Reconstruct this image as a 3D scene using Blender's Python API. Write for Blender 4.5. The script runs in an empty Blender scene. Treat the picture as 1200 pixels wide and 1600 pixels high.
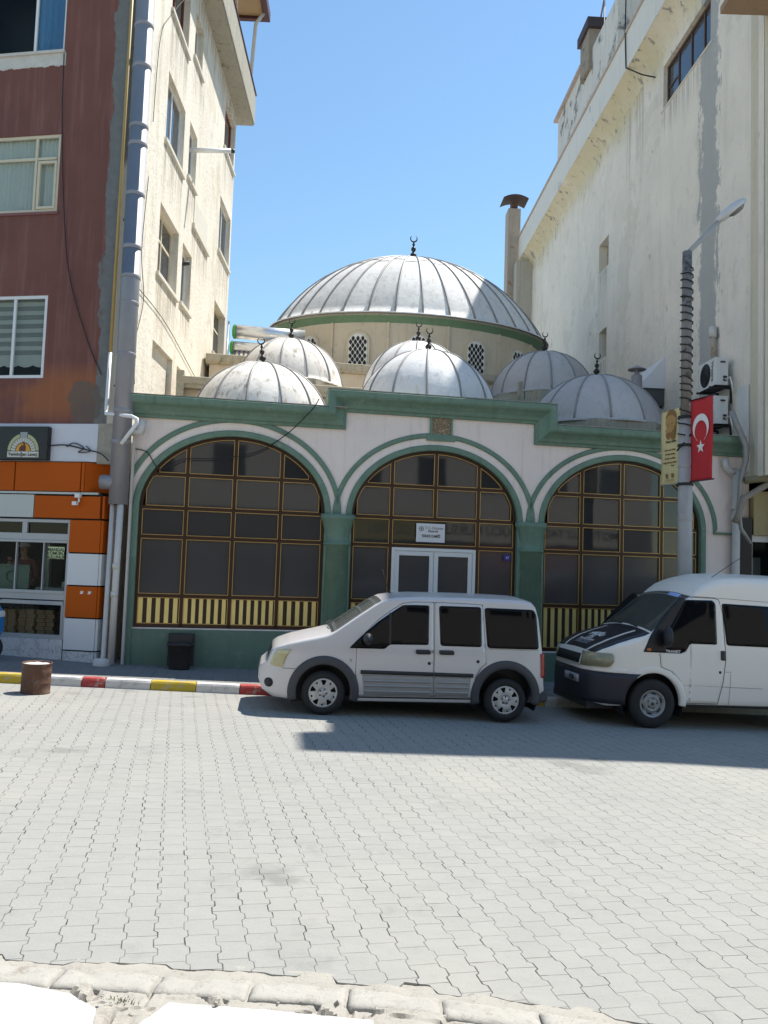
import bpy, bmesh, math, random
from mathutils import Vector, Matrix, noise
random.seed(7)
sc = bpy.context.scene
col = sc.collection
R = math.radians
PI = math.pi

# ------------------------------------------------------------------ camera constants
F, PITCH, ROLL, H = 1270.0, R(3.83), R(1.9), 2.1
GRADE, ANG = 0.03, R(9.6)
def gz(x, y): return -GRADE*(x*math.cos(ANG)+y*math.sin(ANG))

# ------------------------------------------------------------------ scene graph helpers
def tag(o, label=None, cat=None, group=None, kind=None):
    if label: o['label'] = label
    if cat: o['category'] = cat
    if group: o['group'] = group
    if kind: o['kind'] = kind
    return o
def thing(name, label, cat, loc=(0, 0, 0), rot=(0, 0, 0), group=None):
    o = bpy.data.objects.new(name, None)
    o.empty_display_size = .3
    col.objects.link(o)
    o.location = loc
    o.rotation_euler = rot
    return tag(o, label, cat, group)
def copy_tree(o, parent=None):
    c = o.copy(); col.objects.link(c); c.parent = parent
    for ch in list(o.children): copy_tree(ch, c)
    return c

class MB:
    """collects geometry, builds one mesh object"""
    def __init__(s, T=None):
        s.v = []; s.f = []; s.m = []; s.T = T or Matrix(); s.sm = []
    def add(s, vs, fs, m=0, smooth=False):
        b = len(s.v)
        s.v += [s.T @ Vector(p) for p in vs]
        for f in fs:
            s.f.append([i+b for i in f]); s.m.append(m); s.sm.append(smooth)
    def box(s, x0, x1, y0, y1, z0, z1, m=0):
        v = [(x, y, z) for z in (z0, z1) for y in (y0, y1) for x in (x0, x1)]
        s.add(v, [(0,2,3,1),(4,5,7,6),(0,1,5,4),(2,6,7,3),(0,4,6,2),(1,3,7,5)], m)
    def quad(s, a, b, c, d, m=0): s.add([a, b, c, d], [(0,1,2,3)], m)
    def prism(s, poly, y0, y1, m=0, axis='y'):
        n = len(poly)
        P = {'y': lambda a, b, t: (a, t, b), 'z': lambda a, b, t: (a, b, t), 'x': lambda a, b, t: (t, a, b)}[axis]
        v = [P(a, b, y0) for a, b in poly]+[P(a, b, y1) for a, b in poly]
        s.add(v, [tuple(range(n))[::-1], tuple(range(n, 2*n))]+[(i, (i+1) % n, n+(i+1) % n, n+i) for i in range(n)], m)
    def tube(s, path, r, seg=8, m=0, caps=True):
        P = [Vector(p) for p in path]; n = len(P); vs = []; fs = []
        rr = r if isinstance(r, (list, tuple)) else [r]*n
        prev = None
        for i, p in enumerate(P):
            d = (P[min(i+1, n-1)]-P[max(i-1, 0)]).normalized()
            if prev is None:
                a = Vector((0, 0, 1)) if abs(d.z) < .9 else Vector((1, 0, 0))
                u = d.cross(a).normalized()
            else:
                u = (prev-d*prev.dot(d)).normalized()
            prev = u; w = d.cross(u)
            for k in range(seg):
                t = 2*PI*k/seg
                vs.append(p+(u*math.cos(t)+w*math.sin(t))*rr[i])
        for i in range(n-1):
            for k in range(seg):
                k2 = (k+1) % seg
                fs.append((i*seg+k, i*seg+k2, (i+1)*seg+k2, (i+1)*seg+k))
        s.add(vs, fs, m, True)
        if caps:
            s.add(vs[:seg], [tuple(range(seg))[::-1]], m); s.add(vs[-seg:], [tuple(range(seg))], m)
    def lathe(s, prof, c=(0, 0, 0), seg=24, m=0, axis='z', sx=1, sy=1, smooth=True, a0=0, a1=2*PI):
        n = len(prof); vs = []; fs = []; full = abs(a1-a0-2*PI) < 1e-6
        cnt = seg if full else seg+1
        for k in range(cnt):
            t = a0+(a1-a0)*k/seg
            for r, h in prof:
                x, y = r*math.cos(t)*sx, r*math.sin(t)*sy
                p = (x, y, h) if axis == 'z' else ((x, h, y) if axis == 'y' else (h, x, y))
                vs.append((p[0]+c[0], p[1]+c[1], p[2]+c[2]))
        for k in range(seg):
            k2 = (k+1) % cnt
            for i in range(n-1):
                fs.append((k*n+i, k2*n+i, k2*n+i+1, k*n+i+1))
        s.add(vs, fs, m, smooth)
    def sweep(s, path, prof, m=0, closed_prof=True):
        """path: (x,z) polyline in the facade plane; prof: (offset to the left of the path, protrusion towards -y)"""
        n = len(path); rows = []
        for i, p in enumerate(path):
            d0 = None if i == 0 else (Vector(p)-Vector(path[i-1])).normalized()
            d1 = None if i == n-1 else (Vector(path[i+1])-Vector(p)).normalized()
            if d0 is None: nm = Vector((-d1.y, d1.x))
            elif d1 is None: nm = Vector((-d0.y, d0.x))
            else:
                a = Vector((-d0.y, d0.x)); b = Vector((-d1.y, d1.x))
                nm = (a+b); nm = nm/(max(.2, nm.dot(a)))
            rows.append([(p[0]+nm.x*o, -h, p[1]+nm.y*o) for o, h in prof])
        k = len(prof); vs = [q for r in rows for q in r]; fs = []
        for i in range(n-1):
            for j in range(k if closed_prof else k-1):
                j2 = (j+1) % k
                fs.append((i*k+j, i*k+j2, (i+1)*k+j2, (i+1)*k+j))
        if closed_prof:
            fs += [tuple(range(k)), tuple(range((n-1)*k, n*k))[::-1]]
        s.add(vs, fs, m)
    def build(s, name, mats, parent=None, bev=0, recalc=True, smooth_angle=None):
        me = bpy.data.meshes.new(name)
        me.from_pydata([tuple(v) for v in s.v], [], s.f)
        if not isinstance(mats, (list, tuple)): mats = [mats]
        for mt in mats: me.materials.append(mt)
        for p, mi, sm in zip(me.polygons, s.m, s.sm): p.material_index = mi; p.use_smooth = sm
        if recalc:
            bm = bmesh.new(); bm.from_mesh(me)
            bmesh.ops.remove_doubles(bm, verts=bm.verts, dist=1e-5)
            bmesh.ops.recalc_face_normals(bm, faces=bm.faces)
            bm.to_mesh(me); bm.free()
        o = bpy.data.objects.new(name, me); col.objects.link(o)
        if parent: o.parent = parent
        if bev:
            b = o.modifiers.new('bevel', 'BEVEL'); b.width = bev; b.segments = 2; b.limit_method = 'ANGLE'; b.angle_limit = R(40)
        return o

def wallgrid(mb, x0, x1, z0, z1, holes, depth, m=0, y=0, mr=None):
    """wall front in plane y with rectangular holes and their reveals (towards +y)"""
    xs = sorted({x0, x1, *[max(x0, min(x1, v)) for h in holes for v in h[:2]]})
    zs = sorted({z0, z1, *[max(z0, min(z1, v)) for h in holes for v in h[2:4]]})
    for i in range(len(xs)-1):
        for j in range(len(zs)-1):
            cx, cz = (xs[i]+xs[i+1])/2, (zs[j]+zs[j+1])/2
            if any(h[0] < cx < h[1] and h[2] < cz < h[3] for h in holes): continue
            mb.quad((xs[i], y, zs[j]), (xs[i+1], y, zs[j]), (xs[i+1], y, zs[j+1]), (xs[i], y, zs[j+1]), m)
    r = m if mr is None else mr
    for a, b, c, d in [h[:4] for h in holes]:
        mb.quad((a, y, c), (a, y+depth, c), (a, y+depth, d), (a, y, d), r)
        mb.quad((b, y, c), (b, y, d), (b, y+depth, d), (b, y+depth, c), r)
        mb.quad((a, y, c), (b, y, c), (b, y+depth, c), (a, y+depth, c), r)
        mb.quad((a, y, d), (a, y+depth, d), (b, y+depth, d), (b, y, d), r)

def text(s, size, mat, parent, T, name='lettering', depth=.003, align='CENTER', bold=0.0, xs=1.0, shear=0.0):
    cu = bpy.data.curves.new('t', 'FONT'); cu.body = s; cu.size = size; cu.extrude = depth; cu.align_x = align
    cu.align_y = 'CENTER'; cu.offset = bold; cu.resolution_u = 3; cu.shear = shear
    to = bpy.data.objects.new('t', cu); col.objects.link(to)
    dg = bpy.context.evaluated_depsgraph_get()
    me = bpy.data.meshes.new_from_object(to.evaluated_get(dg))
    bpy.data.objects.remove(to); bpy.data.curves.remove(cu)
    me.transform(T @ Matrix.Diagonal((xs, 1, 1, 1)))
    me.materials.clear(); me.materials.append(mat)
    o = bpy.data.objects.new(name, me); col.objects.link(o)
    if parent: o.parent = parent
    return o
def facing(x, y, z):
    """text frame: reads along +x, faces -y"""
    return Matrix.Translation((x, y, z)) @ Matrix.Rotation(PI/2, 4, 'X')

# ------------------------------------------------------------------ materials
class NT:
    def __init__(s, name):
        s.mat = bpy.data.materials.new(name); s.mat.use_nodes = True
        s.t = s.mat.node_tree; s.t.nodes.clear()
        s.out = s.n('ShaderNodeOutputMaterial'); s.b = s.n('ShaderNodeBsdfPrincipled')
        s.l(s.b.outputs[0], s.out.inputs[0])
    def n(s, t, **k):
        x = s.t.nodes.new(t)
        for a, b in k.items(): setattr(x, a, b)
        return x
    def l(s, a, b): s.t.links.new(a, b)
    def val(s, sock, v):
        if hasattr(v, 'is_output'): s.l(v, sock)
        elif isinstance(v, (tuple, list)): sock.default_value = tuple(v) if len(v) != 3 or sock.type == 'VECTOR' else (*v, 1)
        else: sock.default_value = v
    def math(s, op, a, b=0, c=0, clamp=False):
        x = s.n('ShaderNodeMath', operation=op, use_clamp=clamp)
        s.val(x.inputs[0], a); s.val(x.inputs[1], b); s.val(x.inputs[2], c); return x.outputs[0]
    def obj(s): return s.n('ShaderNodeTexCoord').outputs['Object']
    def sep(s, v):
        x = s.n('ShaderNodeSeparateXYZ'); s.l(v, x.inputs[0]); return x.outputs
    def comb(s, a, b, c=0):
        x = s.n('ShaderNodeCombineXYZ'); s.val(x.inputs[0], a); s.val(x.inputs[1], b); s.val(x.inputs[2], c); return x.outputs[0]
    def mapping(s, v, scale=(1, 1, 1), rot=(0, 0, 0), loc=(0, 0, 0)):
        x = s.n('ShaderNodeMapping'); s.l(v, x.inputs[0]); x.inputs['Scale'].default_value = scale
        x.inputs['Rotation'].default_value = rot; x.inputs['Location'].default_value = loc; return x.outputs[0]
    def noise(s, v, scale=5, detail=4, rough=.6, dist=0):
        x = s.n('ShaderNodeTexNoise'); s.l(v, x.inputs['Vector']); x.inputs['Scale'].default_value = scale
        x.inputs['Detail'].default_value = detail; x.inputs['Roughness'].default_value = rough; x.inputs['Distortion'].default_value = dist
        return x.outputs['Fac']
    def ramp(s, f, a, b, ca=(0, 0, 0), cb=(1, 1, 1)):
        x = s.n('ShaderNodeValToRGB'); s.l(f, x.inputs[0]); e = x.color_ramp.elements
        e[0].position = a; e[1].position = b; e[0].color = (*ca, 1); e[1].color = (*cb, 1); return x.outputs[0]
    def step(s, f, a, b):
        x = s.n('ShaderNodeMapRange', interpolation_type='SMOOTHSTEP'); s.val(x.inputs[0], f)
        s.val(x.inputs[1], a); s.val(x.inputs[2], b); return x.outputs[0]
    def mix(s, f, a, b, mode='MIX'):
        x = s.n('ShaderNodeMix', data_type='RGBA', blend_type=mode); x.clamp_factor = True
        s.val(x.inputs[0], f); s.val(x.inputs[6], a); s.val(x.inputs[7], b); return x.outputs[2]
    def bump(s, h, dist=.01, strength=1.0):
        x = s.n('ShaderNodeBump'); s.l(h, x.inputs['Height']); x.inputs['Distance'].default_value = dist
        x.inputs['Strength'].default_value = strength; s.l(x.outputs[0], s.b.inputs['Normal'])
    def set(s, **k):
        nm = {'base': 'Base Color', 'rough': 'Roughness', 'metal': 'Metallic', 'spec': 'Specular IOR Level', 'coat': 'Coat Weight'}
        for a, b in k.items(): s.val(s.b.inputs[nm[a]], b)

def dk(c, f): return tuple(x*f for x in c)
def M(name, base, rough=.6, metal=0.0, var=.15, scale=6, bump=0.0, bscale=80, streak=0.0, dirt=None, dirt_lo=.55, dirt_hi=.75, dscale=3, spec=.5, coat=0.0):
    t = NT(name); p = t.obj()
    n = t.noise(p, scale, 5)
    c = t.mix(n, dk(base, 1-var), tuple(min(1, x*(1+var)) for x in base))
    if streak:
        sn = t.noise(t.mapping(p, (6, 6, .35)), 1.6, 5, .65)
        c = t.mix(t.math('MULTIPLY', t.step(sn, .5, .75), streak), c, dk(base, .45))
    if dirt:
        dn = t.noise(p, dscale, 8, .7)
        c = t.mix(t.step(dn, dirt_lo, dirt_hi), c, dirt)
    t.set(base=c, rough=rough, metal=metal, spec=spec, coat=coat)
    if bump: t.bump(t.noise(p, bscale, 4), bump)
    return t.mat

white_paint = M('white_plaster_paint', (.88, .755, .68), .8, var=.08, scale=1.8, bump=.012, bscale=22, streak=.3, dirt=(.55, .48, .43), dirt_lo=.60, dirt_hi=.9, dscale=2.2)
green_paint = M('green_trim_paint', (.145, .235, .17), .6, var=.2, scale=4, bump=.004, bscale=40, streak=.45, dirt=(.22, .28, .23), dirt_lo=.56, dirt_hi=.68, dscale=8)
green_dado = M('green_dado_paint', (.12, .20, .15), .5, var=.15, scale=2, bump=.005, bscale=30, streak=.3, dirt=(.2, .24, .2), dirt_lo=.55, dirt_hi=.7, dscale=4)
brown_frame = M('brown_window_metal', (.05, .022, .010), .35, .3, var=.1)
gold = M('gold_anodised_bead', (.55, .36, .13), .35, .6, var=.2, scale=12)
gold_slat = M('gold_slat_metal', (.92, .70, .26), .36, .55, var=.18, scale=3)
slat_gap = M('dark_slat_gap', (.035, .016, .008), .5, var=.1)
dome_mats = {}
def dome_metal(name, tone, stain, ribs, phase, ky=1.0):
    t = NT(name); p = t.obj(); x, y, z = t.sep(p)
    n = t.noise(p, 2.6, 7, .68)
    ang = t.math('ADD', t.math('DIVIDE', t.math('ARCTAN2', t.math('DIVIDE', y, ky), x), 2*PI/ribs), 200-phase)
    wn = t.n('ShaderNodeTexWhiteNoise', noise_dimensions='1D'); t.l(t.math('FLOOR', ang), wn.inputs['W'])
    f = t.math('ADD', t.math('MULTIPLY', n, .55), t.math('MULTIPLY', wn.outputs['Value'], .45))
    base = t.mix(f, dk(tone, .74), tuple(min(1, q*1.2) for q in tone))
    sq = t.noise(t.mapping(p, (5, 5, 1.0)), 1.4, 8, .72)
    base = t.mix(t.math('MULTIPLY', t.step(sq, .5, .66), stain), base, (.27, .225, .165))
    sp = t.noise(p, 7, 6, .7)
    base = t.mix(t.math('MULTIPLY', t.step(sp, .6, .7), .35), base, dk(tone, .5))
    t.set(base=base, rough=t.math('ADD', .62, t.math('MULTIPLY', n, .25)), metal=.0, spec=.25)
    t.bump(t.math('ADD', t.noise(p, 2.0, 3), t.math('MULTIPLY', t.noise(p, 9, 3), .2)), .018)
    return t.mat
zinc = dome_metal('zinc_sheet', (.78, .77, .755), .3, 13, .3)
zinc_stained = dome_metal('stained_zinc_sheet', (.76, .72, .66), .75, 13, .3)
zinc_shaded = dome_metal('shaded_zinc_sheet', (.48, .46, .45), .25, 13, .3)  # same zinc for the right domes, their shade put into the colour
zinc_main = dome_metal('weathered_zinc_sheet', (.78, .77, .755), .3, 34, .25, .63)
seam_dark = M('dark_dome_seam', (.27, .26, .25), .5, .1, var=.25, scale=5)
iron_black = M('black_cast_iron', (.03, .026, .024), .5, .4, var=.3)
sand_wall = M('sandy_render', (.62, .53, .40), .85, var=.1, scale=2, bump=.01, bscale=25, streak=.3, dirt=(.35, .3, .22), dirt_lo=.55, dirt_hi=.8)
old_conc = M('old_stained_concrete', (.42, .38, .29), .9, var=.25, scale=3, bump=.02, bscale=20, streak=.5, dirt=(.16, .17, .09), dirt_lo=.52, dirt_hi=.72, dscale=3)
roof_grey = M('roof_felt', (.2, .19, .18), .9, var=.2, scale=2, bump=.01, bscale=20)
green_light = M('faded_green_paint', (.15, .25, .15), .7, var=.2, scale=4, streak=.3)
white_panel = M('white_lattice_stone', (.75, .72, .66), .8, var=.06)
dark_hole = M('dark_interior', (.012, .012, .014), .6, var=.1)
pvc_white = M('white_pvc', (.78, .78, .76), .35, var=.04, scale=2)
pvc_grime = M('grimy_white_pipe', (.60, .57, .53), .5, var=.12, scale=5, streak=.25)
steel_pipe = M('galvanised_steel', (.31, .30, .315), .6, .1, var=.15, scale=3, bump=.004, bscale=9)
steel_dull = M('dull_steel', (.30, .295, .31), .5, .35, var=.2, scale=2.5, bump=.004, bscale=9, streak=.2)
yellow_pipe = M('yellow_gas_pipe', (.48, .32, .10), .45, var=.15, scale=4)
black_rubber = M('black_rubber', (.018, .018, .019), .75, var=.2, scale=10, bump=.002, bscale=60)
black_plastic = M('black_plastic', (.024, .024, .027), .5, var=.15, scale=8)
black_gloss = M('black_gloss', (.008, .008, .009), .35, var=.05)
rust = M('rusty_drum', (.115, .055, .035), .8, .1, var=.4, scale=6, bump=.008, bscale=30, dirt=(.19, .12, .085), dirt_lo=.5, dirt_hi=.66, dscale=8)
rusty_pipe = M('rust_streaked_sheet', (.46, .38, .30), .7, .2, var=.2, scale=3, streak=.4, dirt=(.28, .12, .05), dirt_lo=.55, dirt_hi=.7, dscale=3)
cement = M('grey_cement', (.36, .36, .35), .9, var=.15, scale=5, bump=.01, bscale=30)
wood_tan = M('varnished_boards', (.42, .28, .13), .6, var=.12, scale=3)
wood_red = M('red_brown_paint', (.20, .055, .03), .5, var=.15, scale=5)
maroon = M('maroon_sheet', (.07, .018, .022), .5, var=.1)
cream_frame = M('cream_painted_wood', (.66, .58, .42), .6, var=.1, scale=5)
brown_wood = M('dark_brown_wood', (.085, .04, .025), .5, var=.15, scale=5)
stone_sill = M('pale_stone_sill', (.66, .62, .53), .8, var=.12, scale=6, streak=.3)
curtain = M('white_net_curtain', (.72, .72, .68), .9, var=.08, scale=14)
blind = M('grey_roller_blind', (.38, .39, .36), .9, var=.05)
slab_white = M('white_stone_slab', (.52, .505, .475), .6, var=.10, scale=3, bump=.004, bscale=40, dirt=(.42, .39, .34), dirt_lo=.58, dirt_hi=.75, dscale=4)
rim_silver = M('silver_wheel', (.52, .51, .50), .35, .55, var=.08, scale=10)
rim_steel = M('dusty_steel_wheel', (.34, .335, .33), .5, .5, var=.15, scale=14)
lens_yellow = M('yellowed_lens', (.50, .44, .24), .12, var=.12, scale=9, coat=.5)
lens_grey = M('hazy_headlight_lens', (.30, .27, .17), .12, var=.3, scale=9, coat=.5)
lens_red = M('red_lens', (.35, .012, .012), .15, var=.1, coat=.5)
lens_amber = M('amber_lens', (.6, .16, .02), .2, var=.1)
clad_grey = M('grey_bumper_plastic', (.055, .056, .063), .55, var=.12, scale=8, bump=.0015, bscale=150)
clad_silver = M('silver_cladding', (.34, .335, .33), .45, .3, var=.08, scale=8)
navy_plastic = M('navy_bumper_plastic', (.022, .022, .029), .5, var=.12, scale=8, bump=.0015, bscale=120)
navy_paint = M('navy_decal', (.016, .016, .022), .35, var=.1)
silver_car = M('dusty_silver_paint', (.62, .59, .58), .34, .15, var=.03, scale=1.5, coat=.35)
white_car = M('white_van_paint', (.86, .80, .715), .35, var=.03, scale=1.2, coat=.3, streak=.05)
red_cloth = M('red_flag_cloth', (.50, .022, .03), .75, var=.06, scale=5)
white_cloth = M('white_print', (.80, .78, .76), .75, var=.03)
yellow_cloth = M('pale_yellow_cloth', (.66, .57, .30), .75, var=.06, scale=4)
sepia = M('sepia_print', (.46, .27, .10), .8, var=.15, scale=20)
sepia_dark = M('dark_sepia_print', (.27, .14, .05), .8, var=.2, scale=20)
ink = M('black_ink', (.02, .02, .02), .6, var=.1)
orange = M('orange_cladding', (.50, .095, .003), .6, var=.04, scale=1.5, spec=.2)
clad_white = M('white_cladding', (.70, .71, .73), .45, var=.04, scale=1.5)
clad_pale = M('pale_grey_cladding', (.55, .57, .53), .45, var=.04, scale=1.5)
alu_grey = M('grey_aluminium', (.42, .43, .44), .4, .3, var=.06)
joint_black = M('black_joint', (.01, .01, .01), .7, var=.1)
white_wash = M('white_washed_render', (.66, .68, .72), .85, var=.06, scale=2, bump=.006, bscale=25, dirt=(.3, .3, .3), dirt_lo=.68, dirt_hi=.8, dscale=9)
lime_paper = M('pale_green_paper', (.58, .68, .38), .7, var=.04)
cardboard = M('brown_cardboard', (.42, .28, .16), .8, var=.12, scale=8)
skin = M('skin', (.42, .23, .16), .55, var=.08)
shirt = M('red_brown_shirt', (.30, .10, .08), .8, var=.1)
dark_cloth = M('dark_cloth', (.03, .03, .035), .85, var=.1)
blue_plastic = M('blue_plastic', (.02, .22, .55), .35, var=.08)
pole_dark = M('sooty_lamp_pole', (.22, .205, .19), .75, .1, var=.3, scale=7, streak=.7, dirt=(.08, .07, .065), dirt_lo=.55, dirt_hi=.65, dscale=5)
pole_grey = M('grey_lamp_pole', (.40, .385, .37), .7, .1, var=.15, scale=5, streak=.3)
ac_white = M('air_conditioner_white', (.68, .68, .66), .45, var=.05, scale=3, streak=.12)
plaque_mat = M('weathered_mosaic', (.22, .15, .085), .7, var=.7, scale=26, bump=.006, bscale=30, dirt=(.42, .34, .22), dirt_lo=.52, dirt_hi=.6, dscale=24)
plate_white = M('enamel_white', (.74, .73, .74), .35, var=.03)
plate_blue = M('enamel_blue', (.03, .03, .25), .35, var=.05)
green_cap = M('bright_green_plastic', (.06, .36, .05), .45, var=.1)
solar_tube = M('blue_glass_tube', (.03, .04, .12), .15, var=.1)
bright_steel = M('bright_tank_steel', (.72, .73, .75), .25, .7, var=.06)

def glass_dark(name, tint, rough=.06, spec=.5, var=.1):
    t = NT(name); p = t.obj(); n = t.noise(p, .7, 3)
    t.set(base=t.mix(n, dk(tint, 1-var*2), dk(tint, 1+var*2)), rough=rough, spec=spec)
    t.bump(t.noise(p, .8, 2), .004, .5)
    return t.mat
glass_mosque = glass_dark('smoked_glass', (.032, .030, .030), .04, .7)
glass_frost = glass_dark('filmed_glass', (.076, .069, .066), .16, .6)
glass_car = glass_dark('tinted_car_glass', (.004, .004, .005), .03, .22)
glass_house = glass_dark('window_glass', (.03, .035, .045), .04, .8)
def glass_clear(name, tint, clear):
    t = NT(name); t.set(base=tint, rough=.03, spec=.5)
    tr = t.n('ShaderNodeBsdfTransparent'); tr.inputs[0].default_value = (.92, .95, .93, 1)
    mx = t.n('ShaderNodeMixShader'); mx.inputs[0].default_value = clear
    t.l(t.b.outputs[0], mx.inputs[1]); t.l(tr.outputs[0], mx.inputs[2]); t.l(mx.outputs[0], t.out.inputs[0])
    return t.mat
glass_shop = glass_clear('shop_glass', (.01, .014, .013), .88)
glass_shield = glass_clear('windscreen_glass', (.02, .022, .022), .55)

# paving ------------------------------------------------------------------
def paver_mat(name, tone, rot, jx=.166, jy=.198, amp=.0105):
    """interlocking blocks with stepped long sides, laid in columns"""
    t = NT(name); o = t.obj()
    P = t.mapping(o, (1, 1, 1), (0, 0, rot))
    x, y, z = t.sep(P)
    x = t.math('ADD', x, t.math('MULTIPLY', t.noise(o, .8, 2), .05))
    y = t.math('ADD', y, t.math('MULTIPLY', t.noise(o, 1.1, 2), .06))
    yp = t.math('DIVIDE', y, jy)
    tri = t.math('SUBTRACT', t.math('MULTIPLY', t.math('ABSOLUTE', t.math('SUBTRACT', t.math('FRACT', yp), .5)), 4), 1)
    trap = t.math('MAXIMUM', -1, t.math('MINIMUM', 1, t.math('MULTIPLY', t.math('ADD', tri, .12), 5.5)))
    u = t.math('ADD', t.math('DIVIDE', t.math('ADD', x, t.math('MULTIPLY', trap, amp)), jx), 4000)
    cu = t.math('FLOOR', u); c_ = t.math('FRACT', u)
    du = t.math('MULTIPLY', t.math('MINIMUM', c_, t.math('SUBTRACT', 1, c_)), jx)
    wc = t.n('ShaderNodeTexWhiteNoise', noise_dimensions='1D'); t.l(cu, wc.inputs['W'])
    v = t.math('ADD', yp, t.math('ADD', 1000, t.math('ADD', t.math('MULTIPLY', .5, t.math('MODULO', cu, 2)), t.math('MULTIPLY', .3, wc.outputs['Value']))))
    cv = t.math('FLOOR', v); fv = t.math('FRACT', v)
    wn = t.n('ShaderNodeTexWhiteNoise', noise_dimensions='2D'); t.l(t.comb(cu, cv), wn.inputs['Vector'])
    rnd = wn.outputs['Value']; rr = t.sep(wn.outputs['Color'])
    dv = t.math('MULTIPLY', t.math('MINIMUM', fv, t.math('SUBTRACT', 1, fv)), jy)
    gapn = t.noise(o, 1.9, 4, .6); gap2 = t.noise(o, 9, 3, .6)
    gl = t.math('ADD', t.math('MULTIPLY', gapn, .6), t.math('MULTIPLY', gap2, .4))
    wj = t.math('ADD', .0008, t.math('MULTIPLY', t.step(gl, .45, .68), .0048))
    wv = t.math('MULTIPLY', wj, t.math('ADD', .15, t.math('MULTIPLY', rr[2], .9)))
    ju = t.math('SUBTRACT', 1, t.step(du, t.math('MULTIPLY', wj, .4), t.math('ADD', wj, .0022)))
    jv = t.math('MULTIPLY', t.math('ADD', .25, t.math('MULTIPLY', rr[2], .7)), t.math('SUBTRACT', 1, t.step(dv, t.math('MULTIPLY', wv, .4), t.math('ADD', wv, .002))))
    j = t.math('MAXIMUM', ju, jv)
    big = t.noise(o, .33, 6, .62); fine = t.noise(o, 60, 3, .7); mid = t.noise(t.mapping(o, (.6, 1.5, 1)), 5, 7, .75)
    f = t.math('ADD', t.math('MULTIPLY', rnd, .10), t.math('ADD', t.math('MULTIPLY', mid, .54), t.math('MULTIPLY', fine, .36)))
    c = t.mix(f, dk(tone, .76), tuple(min(1, q*1.22) for q in tone))
    c = t.mix(t.math('MULTIPLY', t.step(big, .48, .72), .5), c, (tone[0]*1.22, tone[1]*1.20, tone[2]*1.12))
    st = t.noise(o, 1.5, 8, .74)
    c = t.mix(t.math('MULTIPLY', t.step(st, .54, .72), .42), c, dk(tone, .60))
    oil = t.noise(t.mapping(o, (1, 1, 1), (0, 0, 0), (13.1, 4.2, 0)), .75, 5, .6)
    c = t.mix(t.math('MULTIPLY', t.step(oil, .62, .72), .42), c, dk(tone, .38))
    pits = t.step(t.noise(o, 110, 2, .6), .66, .74)
    c = t.mix(t.math('MULTIPLY', pits, .45), c, dk(tone, .45))
    jc = t.mix(t.step(gl, .40, .62), dk(tone, .66), dk(tone, .17))
    c = t.mix(j, c, jc)
    t.set(base=c, rough=.88, spec=.25)
    tilt = t.math('ADD', t.math('MULTIPLY', t.math('SUBTRACT', rr[0], .5), t.math('MULTIPLY', c_, .004)), t.math('MULTIPLY', t.math('SUBTRACT', rr[1], .5), t.math('MULTIPLY', fv, .008)))
    edge = t.math('MULTIPLY', t.step(t.math('MINIMUM', du, dv), 0, .006), .004)
    h = t.math('ADD', t.math('ADD', tilt, edge), t.math('ADD', t.math('MULTIPLY', fine, .0016), t.math('MULTIPLY', mid, .003)))
    t.bump(h, 1.0, .8)
    return t.mat
road_mat = paver_mat('interlocking_concrete_pavers', (.30, .295, .275), R(-14))
walk_mat = paver_mat('pavement_pavers', (.22, .217, .21), R(-9.6), .2, .2, .0)
ground_mat = M('dusty_ground', (.3, .28, .25), .9, var=.2, scale=.4, bump=.01, bscale=10)

def cracked_mat(name, tone):
    t = NT(name); o = t.obj()
    n = t.noise(o, 3, 8, .7); fine = t.noise(o, 70, 4, .7)
    c = t.mix(n, dk(tone, .78), tuple(min(1, a*1.1) for a in tone))
    vor = t.n('ShaderNodeTexVoronoi', feature='DISTANCE_TO_EDGE'); t.l(t.mapping(o, (1, 1, 0)), vor.inputs['Vector']); vor.inputs['Scale'].default_value = 4.2
    dirt = t.step(t.noise(o, 5, 7, .75), .56, .74)
    c = t.mix(t.math('MULTIPLY', dirt, .8), c, (.20, .17, .13))
    c = t.mix(t.math('MULTIPLY', t.step(fine, .58, .72), .6), c, dk(tone, .3))
    cr = t.math('SUBTRACT', 1, t.step(t.math('ABSOLUTE', t.math('SUBTRACT', t.noise(o, 4.5, 5, .6, .8), .5)), .0, .012))
    c = t.mix(t.math('MULTIPLY', cr, .28), c, (.10, .085, .07))
    t.set(base=c, rough=.9, spec=.25)
    t.bump(t.math('ADD', t.math('MULTIPLY', n, .01), t.math('MULTIPLY', fine, .003)), 1.0, .9)
    return t.mat
kerb_worn = cracked_mat('worn_kerb_concrete', (.40, .38, .34))
broken_conc = cracked_mat('broken_concrete', (.38, .355, .31))

def kerb_mat(name, paint):
    t = NT(name); o = t.obj(); x, y, z = t.sep(o)
    n = t.noise(o, 7, 8, .75); fine = t.noise(o, 60, 4, .7)
    wear = t.step(n, .53, .64)
    c = t.mix(t.math('MULTIPLY', n, .5), paint, dk(paint, .7))
    c = t.mix(t.math('MULTIPLY', wear, .75), c, (.38, .36, .33))
    c = t.mix(t.math('MULTIPLY', t.step(fine, .58, .72), .5), c, dk(paint, .5))
    t.set(base=c, rough=.8)
    t.bump(t.math('ADD', t.math('MULTIPLY', n, .012), t.math('MULTIPLY', fine, .003)), 1.0, .8)
    return t.mat
kerb_yellow = kerb_mat('worn_yellow_kerb_paint', (.50, .36, .03))
kerb_red = kerb_mat('worn_red_kerb_paint', (.42, .05, .045))
kerb_white = kerb_mat('worn_white_kerb_paint', (.62, .60, .57))

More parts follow.
